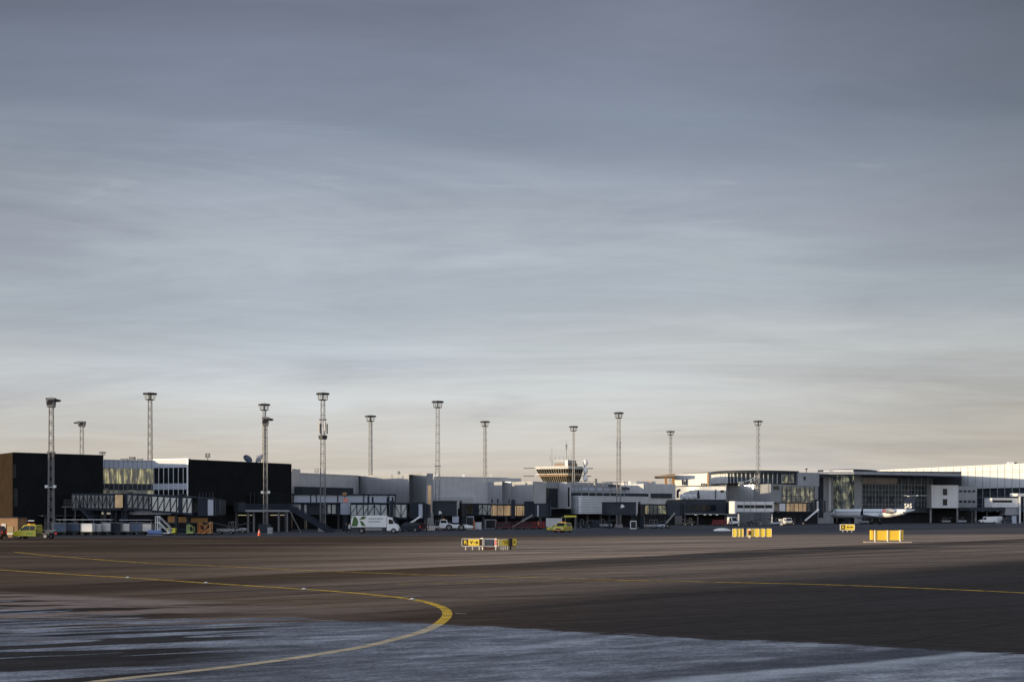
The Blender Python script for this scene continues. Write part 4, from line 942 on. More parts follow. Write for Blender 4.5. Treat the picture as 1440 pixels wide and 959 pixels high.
r = boxbridge('jet bridge with a dark boxy lounge and a long gallery of glass with painted golden reflections', 609.5, 642.5, 705, 725, 252, 651, [(656, 664, 722.5, 722.6, 258, 260, 1.9, 1, navy, False), (663, 684, 723, 723.3, 260, 264, 1.95, 3, frost, True), (684, 738, 724.6, 725, 264, 270, 2.1, 6, glowG, False)], (619, 720.5))
cab(r, 737, 751, 706, 729, 267, navy, None, hood=False); cab(r, 751, 769, 709, 727, 268, dgrey, (755.5, 757.5))
MB().box(xyz(721.5, 716, 266), (.9, 3.2, 3.8)).build('tunnel_ring', navy, r); wheels(r, 721, 268, ZP(726, 268)); stair(r, 749, 724, 720, 741, 263, 1.0, steel, 12, False); stair(r, 721, 741, 716, 744, 263, 1.0, steel, 3, False)
for px in (692, 700, 716, 722): MB().box(xyz(px, 704.5, 266), (.3, .3, .8)).build('roof_post', navy, r)
r = boxbridge('jet bridge with a dark blue boxy lounge and a gallery with one pane of painted bright reflection', 854, 894.5, 706.5, 724, 272, 902, [(907, 937, 722.5, 722.8, 280, 283, 1.9, 5, MATS['dim_glow_glass'], False)], (875.5, 711.5))
rect(r, 'glow_pane', Face(907, 278.6, 937, 281.6), 920.5, 932, 711.5, 722, glowG, .12, .05)
mb = MB(); f = Face(907, 278.6, 937, 281.6)
for px in (908.5, 913, 918, 936): f.rect(mb, px, px+1.2, 711, 722, .12, .05)
each(mb, 'glow_pane', glowG, r)
cab(r, 938, 957, 704, 725, 280, dgrey, None); wheels(r, 930, 280, ZP(725, 280)); stair(r, 949, 721, 936, 736, 277, .9, steel, 10, False)
# dark gallery under the round silver building
r = bld('dark_gallery', 'dark windowed gallery on columns under the pale rounded building', 'gallery', 960, 352)
f = Face(912, 350, 1022, 356)
rect(r, 'wall', f, 912, 960, 702.5, 709, dgrey, 0, 4); rect(r, 'wall', f, 960, 1021, 702, 722, dgrey, 0, 6); rect(r, 'deck_edge', f, 960, 1021, 722, 723.2, grey2, .15, 6)
for p0, p1 in ((965, 974), (975.5, 985), (987, 1007)):
    w = rect(r, 'window', f, p0, p1, 709.5, 718.5, navy, .1); rect(w, 'pane', f, p0+.6, p1-.6, 710.2, 717.8, glass, .14, .05)
for px in (977, 990, 998, 1007): rect(r, 'soffit_lamp', f, px, px+2.6, 723.3, 724, lampw, -.5, .2)
mb = MB()
for px in (963, 981, 1020): a = f.pt(px, -.6); mb.box((a.x, a.y, 1.6), (.4, .4, 3.2))
each(mb, 'column', dconc, r); rect(r, 'ground_floor', f, 960, 1022, 723, 738, under, -5.5, .4, z0=0)
rect(r, 'lower_wall', f, 1022, 1033, 706, 722, dgrey, -1, 4)
# white windowed gallery on legs
r = bld('white_gallery', 'white elevated gallery with a strip of dark windows on slim legs', 'gallery', 1035, 345)
f = Face(1033.5, 345, 1088, 349)
rect(r, 'wall', f, 1035.5, 1088, 705, 719, pale if 0 else white, 0, 4); rect(r, 'base_band', f, 1035.5, 1088, 719.2, 720.2, grey2, .1, 4.2); rect(r, 'end_post', f, 1033, 1035.3, 704.5, 722, white, .2, 3)
for p0, p1 in ((1037, 1045.5), (1047, 1055), (1056, 1061), (1062, 1075), (1076.5, 1086)):
    w = rect(r, 'window', f, p0, p1, 709.8, 714.2, dgrey, .08); rect(w, 'pane', f, p0+.4, p1-.4, 710.2, 713.8, glass, .12, .05)
mb = MB()
for px in (1046.3, 1055.5, 1063, 1075.7): f.rect(mb, px, px+.35, 705, 719, .04, .03)
each(mb, 'panel_joint', dgrey, r)
mb = MB()
for px in (1038.5, 1085.5): a = f.pt(px, -.5); mb.box((a.x, a.y, 1.6), (.32, .32, 3.2))
each(mb, 'leg', white, r)
# bridge at right
r = bld('jet_bridge', 'jet bridge with panes of painted amber reflection behind the small white vehicles at right', 'jet bridge', 1100, 350)
tunnel(r, xyz(1091, 718.5, 350), xyz(1101, 718.5, 351), 2.8, 2.1, 1, white, False); tunnel(r, xyz(1100, 718.8, 351), xyz(1130, 719, 354), 3.0, 2.2, 5, glowG, False); tunnel(r, xyz(1130, 719.2, 354), xyz(1146, 719.4, 355), 3.0, 2.2, 3, glowD, True)
cab(r, 1145, 1157, 703, 721, 352, navy, (1149, 1151)); wheels(r, 1122, 352, ZP(720, 352)); stair(r, 1151, 716, 1132, 732, 348, 1.0, white, 12, False)
# white fixed bridge far right
r = bld('white_fixed_bridge', 'white enclosed passenger bridge with a black window strip at the far right', 'jet bridge', 1395, 425)
f = Face(1395, 425, 1434, 428)
rect(r, 'wall', f, 1395, 1433, 700, 713, white, 0, 4); rect(r, 'window_strip', f, 1396, 1423, 703, 706.3, glass, .06)
rect(r, 'canopy', f, 1364, 1412, 713.2, 718, dgrey, .3, 6); rect(r, 'tower_box', f, 1431, 1450, 693.5, 697.5, white, 1.0, 4)
mb = MB()
for px in (1434, 1441): a = f.pt(px, .6); mb.box((a.x, a.y, ZP(697, 425)/2), (.5, .5, ZP(697, 425)))
each(mb, 'support_leg', white, r)
mb = MB()
for px in (1367, 1388, 1410): a = f.pt(px, -1); mb.box((a.x, a.y, ZP(718, 425)/2), (.3, .3, ZP(718, 425)))
each(mb, 'column', dconc, r)
rect(r, 'lower_room', f, 1414, 1432, 713.5, 724, grey2, -.3, 3)
# ------------------------------------------------------------------ unseen blocks added up-sun to shade the left stands, with a light gap
sd = Vector((SX, SY, 0)).normalized(); pd = Vector((-sd.y, sd.x, 0))     # towards the sun / across it
def cof(c): return sd*185 + pd*c
def upsun(lab, c0, c1, h, d0=150, d1=175):
    P0 = lambda d_, c: sd*d_ + Vector((.37, -.93, 0)).normalized()*c
    pts = [P0(d0, c0), P0(d0, c1), P0(d1, c1), P0(d1, c0)]
    r = thing('shade_block', lab, 'shade_block', pts[0], group=None)
    MB().prism([(p.x, p.y) for p in pts], 0, h).build('wall', grey2, r)
    MB().loft([[Vector((p.x, p.y, h)) for p in pts], [Vector((p.x*.9+pts[2].x*.1, p.y*.9+pts[2].y*.1, h+.6)) for p in pts]]).build('roof', dgrey, r)
upsun('unseen shade block added left of the view, nearer the camera', -200.8, -193, 23.5); upsun('unseen shade block added left of the view, farther from the camera', -212.9, -203.4, 23.5)
pts = [sd*150+Vector((.37, -.93, 0)).normalized()*c for c in (-200.8, -203.4)]; pts += [p+sd*25 for p in pts[::-1]]
hl = thing('shade_link', 'unseen raised link added above the light gap between the shade blocks', 'shade link', pts[0]); MB().prism([(p.x, p.y) for p in pts], 16.0, 23.3).build('wall', grey2, hl); MB().prism([(p.x, p.y) for p in pts], 23.32, 23.6).build('roof', dgrey, hl)
# ------------------------------------------------------------------ vehicles
def wheel(root, x, y, r_=.36, w=.24, hub=steel):
    o = MB().tube((x, y-w/2, r_), (x, y+w/2, r_), r_, n=18).build('wheel', rubber, root, False, bevel=.03)
    MB().tube((x, y-w/2-.015, r_), (x, y+w/2+.015, r_), r_*.55, n=12).build('rim', hub, o, False)
def carbody(root, prof, w, m, z0=.3, tuck=.12, cut=None):
    """prof: side outline (x,z) closed; widened body with tumblehome above the belt"""
    belt = cut; rings = []
    for s_, k in ((-1, 1.0), (-.9, 1.0), (.9, 1.0), (1, 1.0)):
        ins = .06 if abs(s_) == 1 else 0
        rings.append([Vector((x_*(1-.01*ins), s_*w/2*(1-(max(z_-belt, 0)*tuck)) , z_-(ins if z_ > z0+.1 else 0))) for x_, z_ in prof])
    return MB().loft(rings).build('body', m, root, False, bevel=.03)
def pane(root, pts, m=glass, name='side_window', t=.03):
    a = [Vector(p) for p in pts]; n_ = (a[1]-a[0]).cross(a[2]-a[1]).normalized()*t
    return MB().loft([[p-n_ for p in a], [p+n_ for p in a]]).build(name, m, root, False)
# yellow flatbed service van, left, facing left
r = thing('service_van', 'yellow green flatbed service van at the far left with a roof light bar', 'van', G(49, 168), R(172))
carbody(r, [(-.6, .35), (2.5, .35), (2.62, .6), (2.5, .95), (1.75, 1.15), (1.05, 1.82), (-.55, 1.85), (-.6, 1.2)], 1.85, yelcar, .35, .10, 1.1)
for s_ in (-1, 1):
    pane(r, [(.95, s_*.93, 1.15), (1.5, s_*.93, 1.17), (.98, s_*.875, 1.72), (.3, s_*.875, 1.74), (.3, s_*.93, 1.15)][::s_]); pane(r, [(.2, s_*.93, 1.15), (.2, s_*.875, 1.74), (-.45, s_*.875, 1.74), (-.45, s_*.93, 1.15)][::-s_])
    MB().box((1.35, s_*1.02, 1.25), (.1, .16, .24)).build('mirror', blackp, r, False)
    MB().box((2.56, s_*.62, .78), (.12, .36, .18)).build('headlight', headl, r, False)
    MB().box((.25, s_*.925, .72), (.9, .04, .14)).build('side_stripe', mat('green_stripe', (.12, .3, .04), .4), r, False)
    for x_ in (1.75, -1.9): wheel(r, x_, s_*.78)
pane(r, [(1.72, -.72, 1.2), (1.72, .72, 1.2), (1.12, .66, 1.75), (1.12, -.66, 1.75)], name='windscreen')
MB().box((.5, 0, 1.93), (.35, 1.3, .14)).build('light_bar', amber, r, False); MB().box((2.6, 0, .45), (.14, 1.75, .2)).build('bumper', blackp, r, False)
MB().box((-1.55, 0, .72), (1.85, 1.8, .16)).build('flatbed', dsteel, r, False)
mb = MB()
for s_ in (-1, 1): mb.bar((-.75, s_*.85, .8), (-.75, s_*.85, 1.6), .07).bar((-2.45, s_*.85, .8), (-2.45, s_*.85, 1.15), .06).bar((-2.45, s_*.85, 1.15), (-.75, s_*.85, 1.15), .06)
mb.bar((-.75, -.85, 1.6), (-.75, .85, 1.6), .07).build('rack', dsteel, r, False); MB().box((-2.45, 0, 1.12), (.12, 1.7, .1)).build('tailboard', cream, r, False); MB().box((-2.5, -.8, .7), (.08, .3, .2)).build('tail_light', redlamp, r, False)
# yellow marshalling car
def suv(lab, loc, rz, m, bar=True):
    r = thing('airport_car', lab, 'car', loc, rz)
    carbody(r, [(-2.1, .35), (2.1, .35), (2.2, .6), (2.12, .95), (1.25, 1.12), (.65, 1.68), (-1.85, 1.70), (-2.15, 1.1)], 1.85, m, .35, .14, 1.05)
    for s_ in (-1, 1):
        pane(r, [(1.08, s_*.93, 1.1), (.62, s_*.86, 1.58), (-.3, s_*.86, 1.60), (-.3, s_*.93, 1.1)][::s_]); pane(r, [(-.4, s_*.93, 1.1), (-.4, s_*.86, 1.6), (-1.7, s_*.86, 1.6), (-1.9, s_*.93, 1.1)][::s_])
        for x_ in (1.35, -1.35): wheel(r, x_, s_*.8, .37)
        MB().box((2.13, s_*.62, .8), (.12, .38, .17)).build('headlight', headl, r, False); MB().box((-2.12, s_*.75, .9), (.08, .2, .3)).build('tail_light', redlamp, r, False); MB().box((.95, s_*1.02, 1.15), (.12, .18, .18)).build('mirror', m, r, False)
        MB().box((0, s_*.93, .72), (3.2, .03, .12)).build('side_stripe', orange if bar else dgrey, r, False)
    pane(r, [(1.22, -.74, 1.15), (1.22, .74, 1.15), (.7, .68, 1.62), (.7, -.68, 1.62)], name='windscreen')
    MB().box((2.18, 0, .66), (.06, 1.0, .2)).build('grille', blackp, r, False); MB().box((2.17, 0, .45), (.14, 1.7, .18)).build('bumper', orange, r, False)
    if bar: MB().box((.1, 0, 1.78), (.3, 1.2, .14)).build('roof_beacon', amber, r, False)
    return r
suv('yellow airport follow car with an amber roof beacon, parked on the central apron', G(791.5, 222), R(-114), yelo and yelcar)
r = suv('small yellow car parked close behind the left side of the follow car', G(784, 236), R(180), yelcar, False); r.scale = (.9, .9, .72)
r = thing('equipment_trailer', 'grey box trailer with a yellow topped sign board behind the follow car', 'trailer', G(779, 243))
MB().box((0, 0, 1.55), (3.0, 2.0, 1.7)).build('box', cloth, r, False, bevel=.05); MB().box((0, 0, .6), (3.1, 1.8, .16)).build('chassis', dsteel, r, False)
for s_ in (-.9, .9): wheel(r, s_, -.9, .34); wheel(r, s_, .9, .34)
MB().box((3.1, .2, 2.75), (2.3, .5, .35)).build('sign_board', yelcar, r, False); MB().bar((2.2, .2, 0), (2.2, .2, 2.6), .1).bar((4.0, .2, 0), (4.0, .2, 2.6), .1).bar((1.4, .2, 2.6), (4.1, .2, 2.6), .1).build('sign_frame', steel, r, False)
# white box truck with leaf print
r = thing('box_truck', 'white box truck with a green leaf print on its cargo box', 'truck', G(528, 213), R(0))
MB().box((-1.0, 0, 2.0), (5.9, 2.3, 1.95)).build('cargo_box', whitep, r, False, bevel=.04)
k = children(r)[0]
for (x0, pts) in ((0, [(-3.85, 1.2), (-3.45, 2.9), (-3.0, 2.6), (-2.7, 1.9), (-2.9, 1.2)]), (1, [(-2.6, 2.3), (-2.0, 2.9), (-1.35, 2.75), (-1.75, 2.35)]), (2, [(-2.5, 2.2), (-1.9, 1.9), (-1.5, 1.2), (-2.2, 1.35)]), (3, [(-3.9, 2.9), (-3.9, 2.3), (-3.6, 2.9)])):
    MB().loft([[Vector((a, -1.165, b_)) for a, b_ in pts], [Vector((a, -1.15, b_)) for a, b_ in pts]]).build('leaf_print', greenl, k, False)
for z_, w_ in ((2.45, 2.2), (1.95, 1.7)):
    mb = MB(); xx = -1.0
    while xx < -1.0+w_: q_ = random.uniform(.12, .26); mb.box((xx+q_/2, -1.163, z_), (q_, .02, .13)); xx += q_+.07
    mb.build('lettering', dgrey, k, False)
MB().box((-.9, 0, .85), (6.1, 1.9, .22)).build('chassis', dsteel, r, False); MB().box((-.2, -1.0, .72), (2.8, .1, .45)).build('side_skirt', steel, r, False)
cabp = [(1.98, .45), (3.9, .45), (3.98, .95), (3.75, 1.45), (3.3, 1.62), (2.85, 2.6), (1.98, 2.75)]
MB().loft([[Vector((a, s_*1.08, b_)) for a, b_ in cabp] for s_ in (-1, 1)]).build('cab', whitep, r, False, bevel=.06)
for s_ in (-1, 1):
    pane(r, [(2.3, s_*1.09, 1.6), (3.12, s_*1.09, 1.6), (2.8, s_*1.09, 2.3), (2.3, s_*1.09, 2.35)][::s_]); wheel(r, 3.1, s_*.95, .45, .28); wheel(r, -2.2, s_*.95, .45, .28)
    MB().box((3.0, s_*1.25, 2.0), (.1, .12, .45)).build('mirror', blackp, r, False); MB().box((3.95, s_*.8, .9), (.1, .3, .2)).build('headlight', headl, r, False)
pane(r, [(3.3, -.9, 1.66), (3.3, .9, 1.66), (2.9, .85, 2.5), (2.9, -.85, 2.5)], name='windscreen'); MB().box((3.96, 0, .6), (.14, 2.1, .25)).build('bumper', steel, r, False)
# white aircraft tug
r = thing('aircraft_tug', 'white low aircraft tug with big wheels beside the docking pylon', 'aircraft tug', G(640, 246), 0)
MB().loft([[Vector((a, s_*1.3, b_)) for a, b_ in [(-3.0, .5), (3.4, .45), (3.5, .9), (2.2, 1.15), (-.6, 1.2), (-.9, 1.4), (-3.0, 1.3)]] for s_ in (-1, 1)]).build('body', whitep, r, False, bevel=.08)
MB().loft([[Vector((a, s_*.9, b_)) for a, b_ in [(-2.9, 1.3), (-1.4, 1.3), (-1.6, 2.1), (-2.8, 2.15)]] for s_ in (-1, 1)]).build('cab', whitep, r, False, bevel=.05)
for s_ in (-1, 1):
    pane(r, [(-2.75, s_*.91, 1.45), (-1.55, s_*.91, 1.45), (-1.7, s_*.91, 2.0), (-2.7, s_*.91, 2.0)][::s_]); wheel(r, -1.1, s_*1.25, .62, .4); wheel(r, 1.25, s_*1.25, .62, .4)
MB().box((0.1, 0, 2.1), (1.2, 1.2, 1.2)).build('engine_cover', pale, r, False, bevel=.05); MB().box((-2.9, 0, .55), (.5, 2.2, .3)).build('tow_coupler', red, r, False); MB().box((-2.2, 0, 2.2), (.25, .25, .2)).build('beacon', amber, r, False)
# white service cars at right
def van(name, lab, loc, rz, m, L_=4.6, h=2.1, w=1.9, cat='van'):
    r = thing(name, lab, cat, loc, rz); l = L_/2
    carbody(r, [(-l, .35), (l-.1, .35), (l, .7), (l-.1, 1.05), (l-.7, 1.2), (l-1.35, h-.05), (-l+.05, h), (-l, 1.2)], w, m, .35, .08, 1.2)
    for s_ in (-1, 1):
        pane(r, [(l-.95, s_*w*.503, 1.25), (l-1.4, s_*w*.48, h-.25), (l-2.0, s_*w*.48, h-.25), (l-2.0, s_*w*.503, 1.25)][::s_])
        for x_ in (l-.95, -l+.95): wheel(r, x_, s_*(w/2-.12), .36)
        MB().box((l-.03, s_*w*.34, .85), (.1, .3, .2)).build('headlight', headl, r, False); MB().box((l-.9, s_*(w/2+.1), 1.3), (.1, .14, .26)).build('mirror', blackp, r, False)
    pane(r, [(l-.66, -w*.4, 1.25), (l-.66, w*.4, 1.25), (l-1.24, w*.36, h-.2), (l-1.24, -w*.36, h-.2)], name='windscreen'); MB().box((l, 0, .5), (.12, w*.9, .2)).build('bumper', blackp, r, False)
    return r
van('service_van', 'small white van with a blue windscreen facing the camera under the right jet bridge', G(1108, 360), R(-88), whitep, 3.6, 2.0)
van('service_van', 'white minibus parked below the grey canopy at the far right', G(1389, 418), R(180), whitep, 5.6, 2.2)
van('service_van', 'dark grey van parked right of the white minibus', G(1419, 417), R(170), dgrey, 5.0, 2.3)
van('service_van', 'white van half hidden below the white gallery end post', G(1031, 342), R(-70), whitep, 3.4, 2.3)
suv('dark red car cut off by the left edge of the photo', G(-17, 166), R(180), mat('maroon_paint', (.05, .01, .012), .4), False)
suv('dark car parked under the inclined white stair left of the pylon', G(574, 229), R(178), navy, False)
# ------------------------------------------------------------------ baggage carts, dollies, stairs
def cart(lab, loc, rz, box, L_=2.9, h=1.55, roof=True, grp='baggage carts by the left stands'):
    r = thing('baggage_cart', lab, 'baggage cart', loc, rz, grp)
    MB().box((0, 0, .5), (L_, 1.5, .12)).build('deck', dsteel, r, False)
    if box is not None: MB().box((0, 0, .56+h/2), (L_*.9, 1.35, h)).build('load', box, r, False, bevel=.06)
    mb = MB()
    for sx in (-1, 1):
        for sy in (-1, 1): mb.bar((sx*L_*.48, sy*.7, .5), (sx*L_*.48, sy*.7, .62+h), .06)
    if roof: MB().box((0, 0, .66+h), (L_, 1.5, .07)).build('roof', steel, r, False)
    mb.build('frame', steel, r, False)
    for sx in (-1, 1):
        for sy in (-1, 1): MB().tube((sx*L_*.35, sy*.6-.07, .22), (sx*L_*.35, sy*.6+.07, .22), .22, n=10).build('wheel', rubber, r, False)
    MB().bar((L_*.5, 0, .45), (L_*.5+.8, 0, .3), .07).build('drawbar', dsteel, r, False)
    return r
silverc = mat('alu_container', (.5, .5, .5), .4, .4, var=.1)
wl = [('blue covered baggage cart beside the mast base', 86, bluec, 195), ('baggage cart with a white load, under the bridge stair platform', 81, cloth, 197.5), ('blue tarpaulin baggage cart left of the sunlit white load', 104, bluec, 197),
      ('brightly sunlit white load on a baggage cart', 124, whitep, 193.4), ('open baggage cart with pale bundles right of the sunlit load', 138, cloth, 195), ('silver container dolly between two open carts', 151, silverc, 196),
      ('dark covered baggage cart under the glazed tunnel', 164, navy, 196.5), ('silver container cart beside a long blue covered load', 178, silverc, 197), ('long blue covered load in the middle of the cart row', 193, bluec, 197),
      ('silver container cart at the right end of the cart row', 208, silverc, 197)]
for lab, px, m, D in wl: cart(lab, G(px, D), R(random.uniform(-4, 4)), m, L_=random.uniform(1.35, 1.65) if m in (cloth, silverc) else 1.9, h=random.uniform(1.0, 1.3), roof=random.random() < .5)
r = thing('awning_frame', 'long thin pale roof frame on posts over the left cart row', 'shelter', G(120, 200)); MB().box((0, 0, 2.35), (8.5, 1.6, .08)).build('roof', white, r, False)
mb = MB()
for x_ in (-4, -1.3, 1.3, 4): mb.bar((x_, 0, 0), (x_, 0, 2.35), .08)
each(mb, 'post', steel, r, False)
r = thing('awning_frame', 'short thin pale roof frame on posts over the right end of the cart row', 'shelter', G(192, 201)); MB().box((0, 0, 2.3), (5.0, 1.6, .08)).build('roof', pale, r, False)
mb = MB()
for x_ in (-2.3, 0, 2.3): mb.bar((x_, 0, 0), (x_, 0, 2.3), .08)
each(mb, 'post', steel, r, False)
def mstairs(name, lab, px, D, m, h=2.2, L_=2.4, rz=0, grp=None):
    r = thing(name, lab, 'mobile stairs', G(px, D), rz, grp)
    MB().box((0, 0, .35), (L_*1.15, 1.2, .14)).build('chassis', m, r, False)
    mb = MB()
    for s_ in (-.5, .5): mb.bar((-L_*.3, s_, h), (L_*.55, s_, .35), .09).bar((-L_*.3, s_, h+.9), (L_*.55, s_, 1.2), .06).bar((-L_*.5, s_, h), (-L_*.3, s_, h), .09).bar((-L_*.5, s_, .4), (-L_*.5, s_, h+.9), .08).bar((-L_*.3, s_, .4), (-L_*.3, s_, h+.9), .07).bar((-L_*.5, s_, .5), (0, s_, h*.7), .06).bar((-L_*.5, s_, h+.9), (-L_*.3, s_, h+.9), .06).bar((L_*.55, s_, .35), (L_*.55, s_, 1.2), .06)
    mb.build('frame', m, r, False); mb = MB()
    for i in range(9): t = (i+.5)/9; mb.box((-L_*.3+L_*.85*t, 0, h+(.35-h)*t), (.22, 1.0, .04))
    mb.build('treads', m, r, False)
    for sx in (-1, 1):
        for sy in (-1, 1): MB().tube((sx*L_*.45, sy*.5-.06, .18), (sx*L_*.45, sy*.5+.06, .18), .18, n=10).build('wheel', rubber, r, False)
    return r
mstairs('mobile_stairs', 'white wheeled boarding stairs right of the cart row', 229, 194, whitep, 2.0, 2.0)
mstairs('mobile_stairs', 'low orange framed mobile stairs left of the grey stand', 284.5, 196, orange, .95, 1.1); mstairs('mobile_stairs', 'low orange framed mobile stairs under the bridge cab', 293, 196.5, mat('tan_paint', (.6, .3, .12), .5), 1.1, 1.0, R(180))
mstairs('mobile_stairs', 'small green striped step unit under the telescoping tunnel', 268, 195.5, mat('lime_paint', (.35, .45, .15), .5), .7, .9)
def cone(lab, px, D, s_=1):
    r = thing('traffic_cone', lab, 'traffic cone', G(px, D)); MB().tube((0, 0, .03), (0, 0, .85*s_), .2*s_, .05, 14).build('cone_body', mat('cone_orange', (.85, .10, .03), .5), r, False, smooth=True)
    MB().box((0, 0, .02), (.5*s_, .5*s_, .04)).build('base', blackp, r, False); MB().tube((0, 0, .45*s_), (0, 0, .6*s_), .125*s_, .09*s_, 14).build('reflective_band', whitep, r, False)
cone('tall orange traffic cone near the foot of the double mast', 364.5, 190, 1.15)
r = thing('blue_hose_reel', 'low blue hose coil on a sledge left of the boarding stairs', 'hose coil', G(218, 193)); MB().tube((-1.0, 0, .45), (1.0, 0, .45), .38, n=16).build('coil', mat('blue_hose', (.12, .18, .38), .5, bump=.5, bscale=6), r, False); MB().box((0, 0, .08), (2.4, .9, .1)).build('sledge', steel, r, False)
r = thing('ground_power_unit', 'lime yellow ground power unit with a fan under the jet bridge', 'power unit', G(242, 197)); MB().box((0, 0, .7), (1.3, .9, .8)).build('housing', mat('lime_unit', (.35, .36, .04), .5), r, False, bevel=.06); MB().tube((-.2, -.5, .75), (-.2, -.44, .75), .3, n=14).build('fan', blackp, r, False); MB().box((0, 0, .25), (1.5, 1, .1)).build('chassis', dsteel, r, False)
for sx in (-.5, .5): MB().tube((sx, -.5, .2), (sx, -.35, .2), .2, n=10).build('wheel', rubber, children(bpy.data.objects[r.name])[0].parent, False)
def cabinet(lab, px, D, w, h, m=dgrey, extra=None, name='equipment_cabinet'):
    r = thing(name, lab, 'cabinet', G(px, D)); MB().box((0, 0, h/2+.05), (w, .8, h)).build('housing', m, r, False, bevel=.04)
    MB().box((0, -.42, h/2+.05), (w*.8, .03, h*.8)).build('door', m if extra is None else extra, r, False); MB().box((w*.3, -.45, h*.55), (.06, .03, .2)).build('handle', blackp, r, False); MB().box((0, 0, .03), (w+.1, .9, .06)).build('plinth', concrete, r, False); return r
cabinet('grey cabinet with pale equipment on top at the foot of the double mast', 372, 209, 2.0, 1.5, dgrey); cabinet('small pale cabinet right of the double mast foot', 380, 207.5, .8, 1.0, grey2)
cabinet('white switch cabinet with tall cylinders right of the white tug', 672, 259, 1.5, 1.5, pale, white); cabinet('pale equipment hut with a dark door beneath the golden gallery', 690, 268, 2.4, 2.0, pale, dgrey)
cabinet('grey kiosk with a flat roof right of the white tug', 661, 257, 1.6, 2.7, grey2, dgrey); cabinet('white cabinet with black symbols under the dark blue lounge', 890.5, 270, 1.3, 1.7, whitep, blackp)
cabinet('small orange red locker beside the flat roofed kiosk', 666.5, 256, .35, 1.8, mat('locker_orange', (.4, .12, .03), .5)); cabinet('white box cabinet left of the small white van', 1098, 356, 1.0, 1.7, white)
cabinet('grey cabinet half hidden left of the concrete columns', 838, 290, 2.0, 1.7, dgrey); cabinet('pale cabinet row right of the white minibus', 1404, 420, 2.2, 2.2, white)
cabinet('tall pale cabinet at the far right under the white bridge', 1426, 415, 1.3, 2.4, pale)
def dollies(lab, px, D, m, n, grp='low red dollies under the golden gallery'):
    r = thing('cargo_dolly', lab, 'dolly', G(px, D), 0, grp); w = 2.4
    MB().box((0, 0, .5), (w, 1.5, .14)).build('deck', m, r, False); mb = MB()
    for k in range(n+1): mb.bar((-w/2+w*k/n, -.7, .5), (-w/2+w*k/n, -.7, 1.5), .08)
    mb.bar((-w/2, -.7, 1.5), (w/2, -.7, 1.5), .09).bar((-w/2, -.7, 1.0), (w/2, -.7, 1.0), .06).build('side_rail', m, r, False)
    MB().box((0, .2, .95), (w*.7, .9, .7)).build('load', dgrey, r, False, bevel=.05)
    for sx in (-.8, .8): MB().tube((sx, -.75, .22), (sx, -.6, .22), .22, n=10).build('wheel', rubber, r, False)
for i, (lab, px, D) in enumerate((('red railed dolly left of the golden gallery support', 703, 262), ('red railed dolly beside the bridge wheels', 713, 262.5), ('red railed dolly in the middle of the dolly row', 732, 263), ('red railed dolly right of the inclined steel stair', 742, 263.5), ('red railed dolly loaded high, left of the grey stair block', 756, 266), ('red railed dolly at the right end of the dolly row', 765, 267))):
    dollies(lab, px, D, red if i > 3 else dred, 4)
for lab, px, D in (('low red dolly under the dark gallery, left one', 1008, 340), ('low red dolly under the dark gallery, right one', 1018, 341)): dollies(lab, px, D, red, 3, 'low red dollies under the dark gallery')
for lab, px, D in (('dark red dolly behind the box truck nose', 585, 240), ('dark red dolly nearest the pylon foot', 594, 241)): dollies(lab, px, D, dred, 3, 'dark red dollies left of the pylon')
def clutter(lab, px, D, seed, m=dsteel):             # belt loader seen side on
    random.seed(seed); r = thing('belt_loader', lab, 'belt loader', G(px, D), random.choice((0, math.pi)))
    MB().box((0, 0, .65), (2.8, 1.3, .5)).build('body', m, r, False, bevel=.05); MB().hexa([(-2.0, -.4, .8), (2.0, -.4, 1.7), (2.0, .4, 1.7), (-2.0, .4, .8)], [(-2.0, -.4, 1.0), (2.0, -.4, 1.9), (2.0, .4, 1.9), (-2.0, .4, 1.0)]).build('conveyor', dsteel, r, False)
    MB().bar((-1.0, -.55, .9), (-1.0, -.55, 1.9), .07).bar((-.3, -.55, .9), (-.3, -.55, 1.9), .07).bar((-1, -.55, 1.9), (-.3, -.55, 1.9), .08).build('rollbar', steel, r, False); MB().box((-.7, -.5, 1.15), (.5, .45, .5)).build('seat', blackp, r, False)
    for sx in (-.9, .9): wheel(r, sx, -.6, .3, .2); wheel(r, sx, .6, .3, .2)
for i, (px, D, lab, m) in enumerate(((318, 204, 'grey belt loader right of the bridge cab', grey2), (335, 214, 'belt loader under the cab end of the open stair gallery', grey2), (620, 250, 'white belt loader between pylon and tug', whitep), (822, 287, 'dark belt loader under the rounded silver end', dgrey), (852, 288, 'grey belt loader left of the dark blue lounge legs', grey2),
        (912, 278, 'belt loader under the pane of painted bright reflection', grey2), (926, 280, 'pale belt loader beside the bridge wheels', pale), (968, 344, 'belt loader at the left column of the dark gallery', dgrey), (1060, 343, 'belt loader under the white gallery', dgrey), (1090, 347, 'pale belt loader beside the right leg of the white gallery', pale),
        (1330, 425, 'belt loader under the pale box building', grey2), (1352, 426, 'pale belt loader under the grey office wing', pale), (1190, 404, 'dark belt loader in front of the airliner nose', dgrey), (1215, 400, 'grey belt loader beneath the airliner fuselage', grey2))): clutter(lab, px, D, i, m)
random.seed(11)
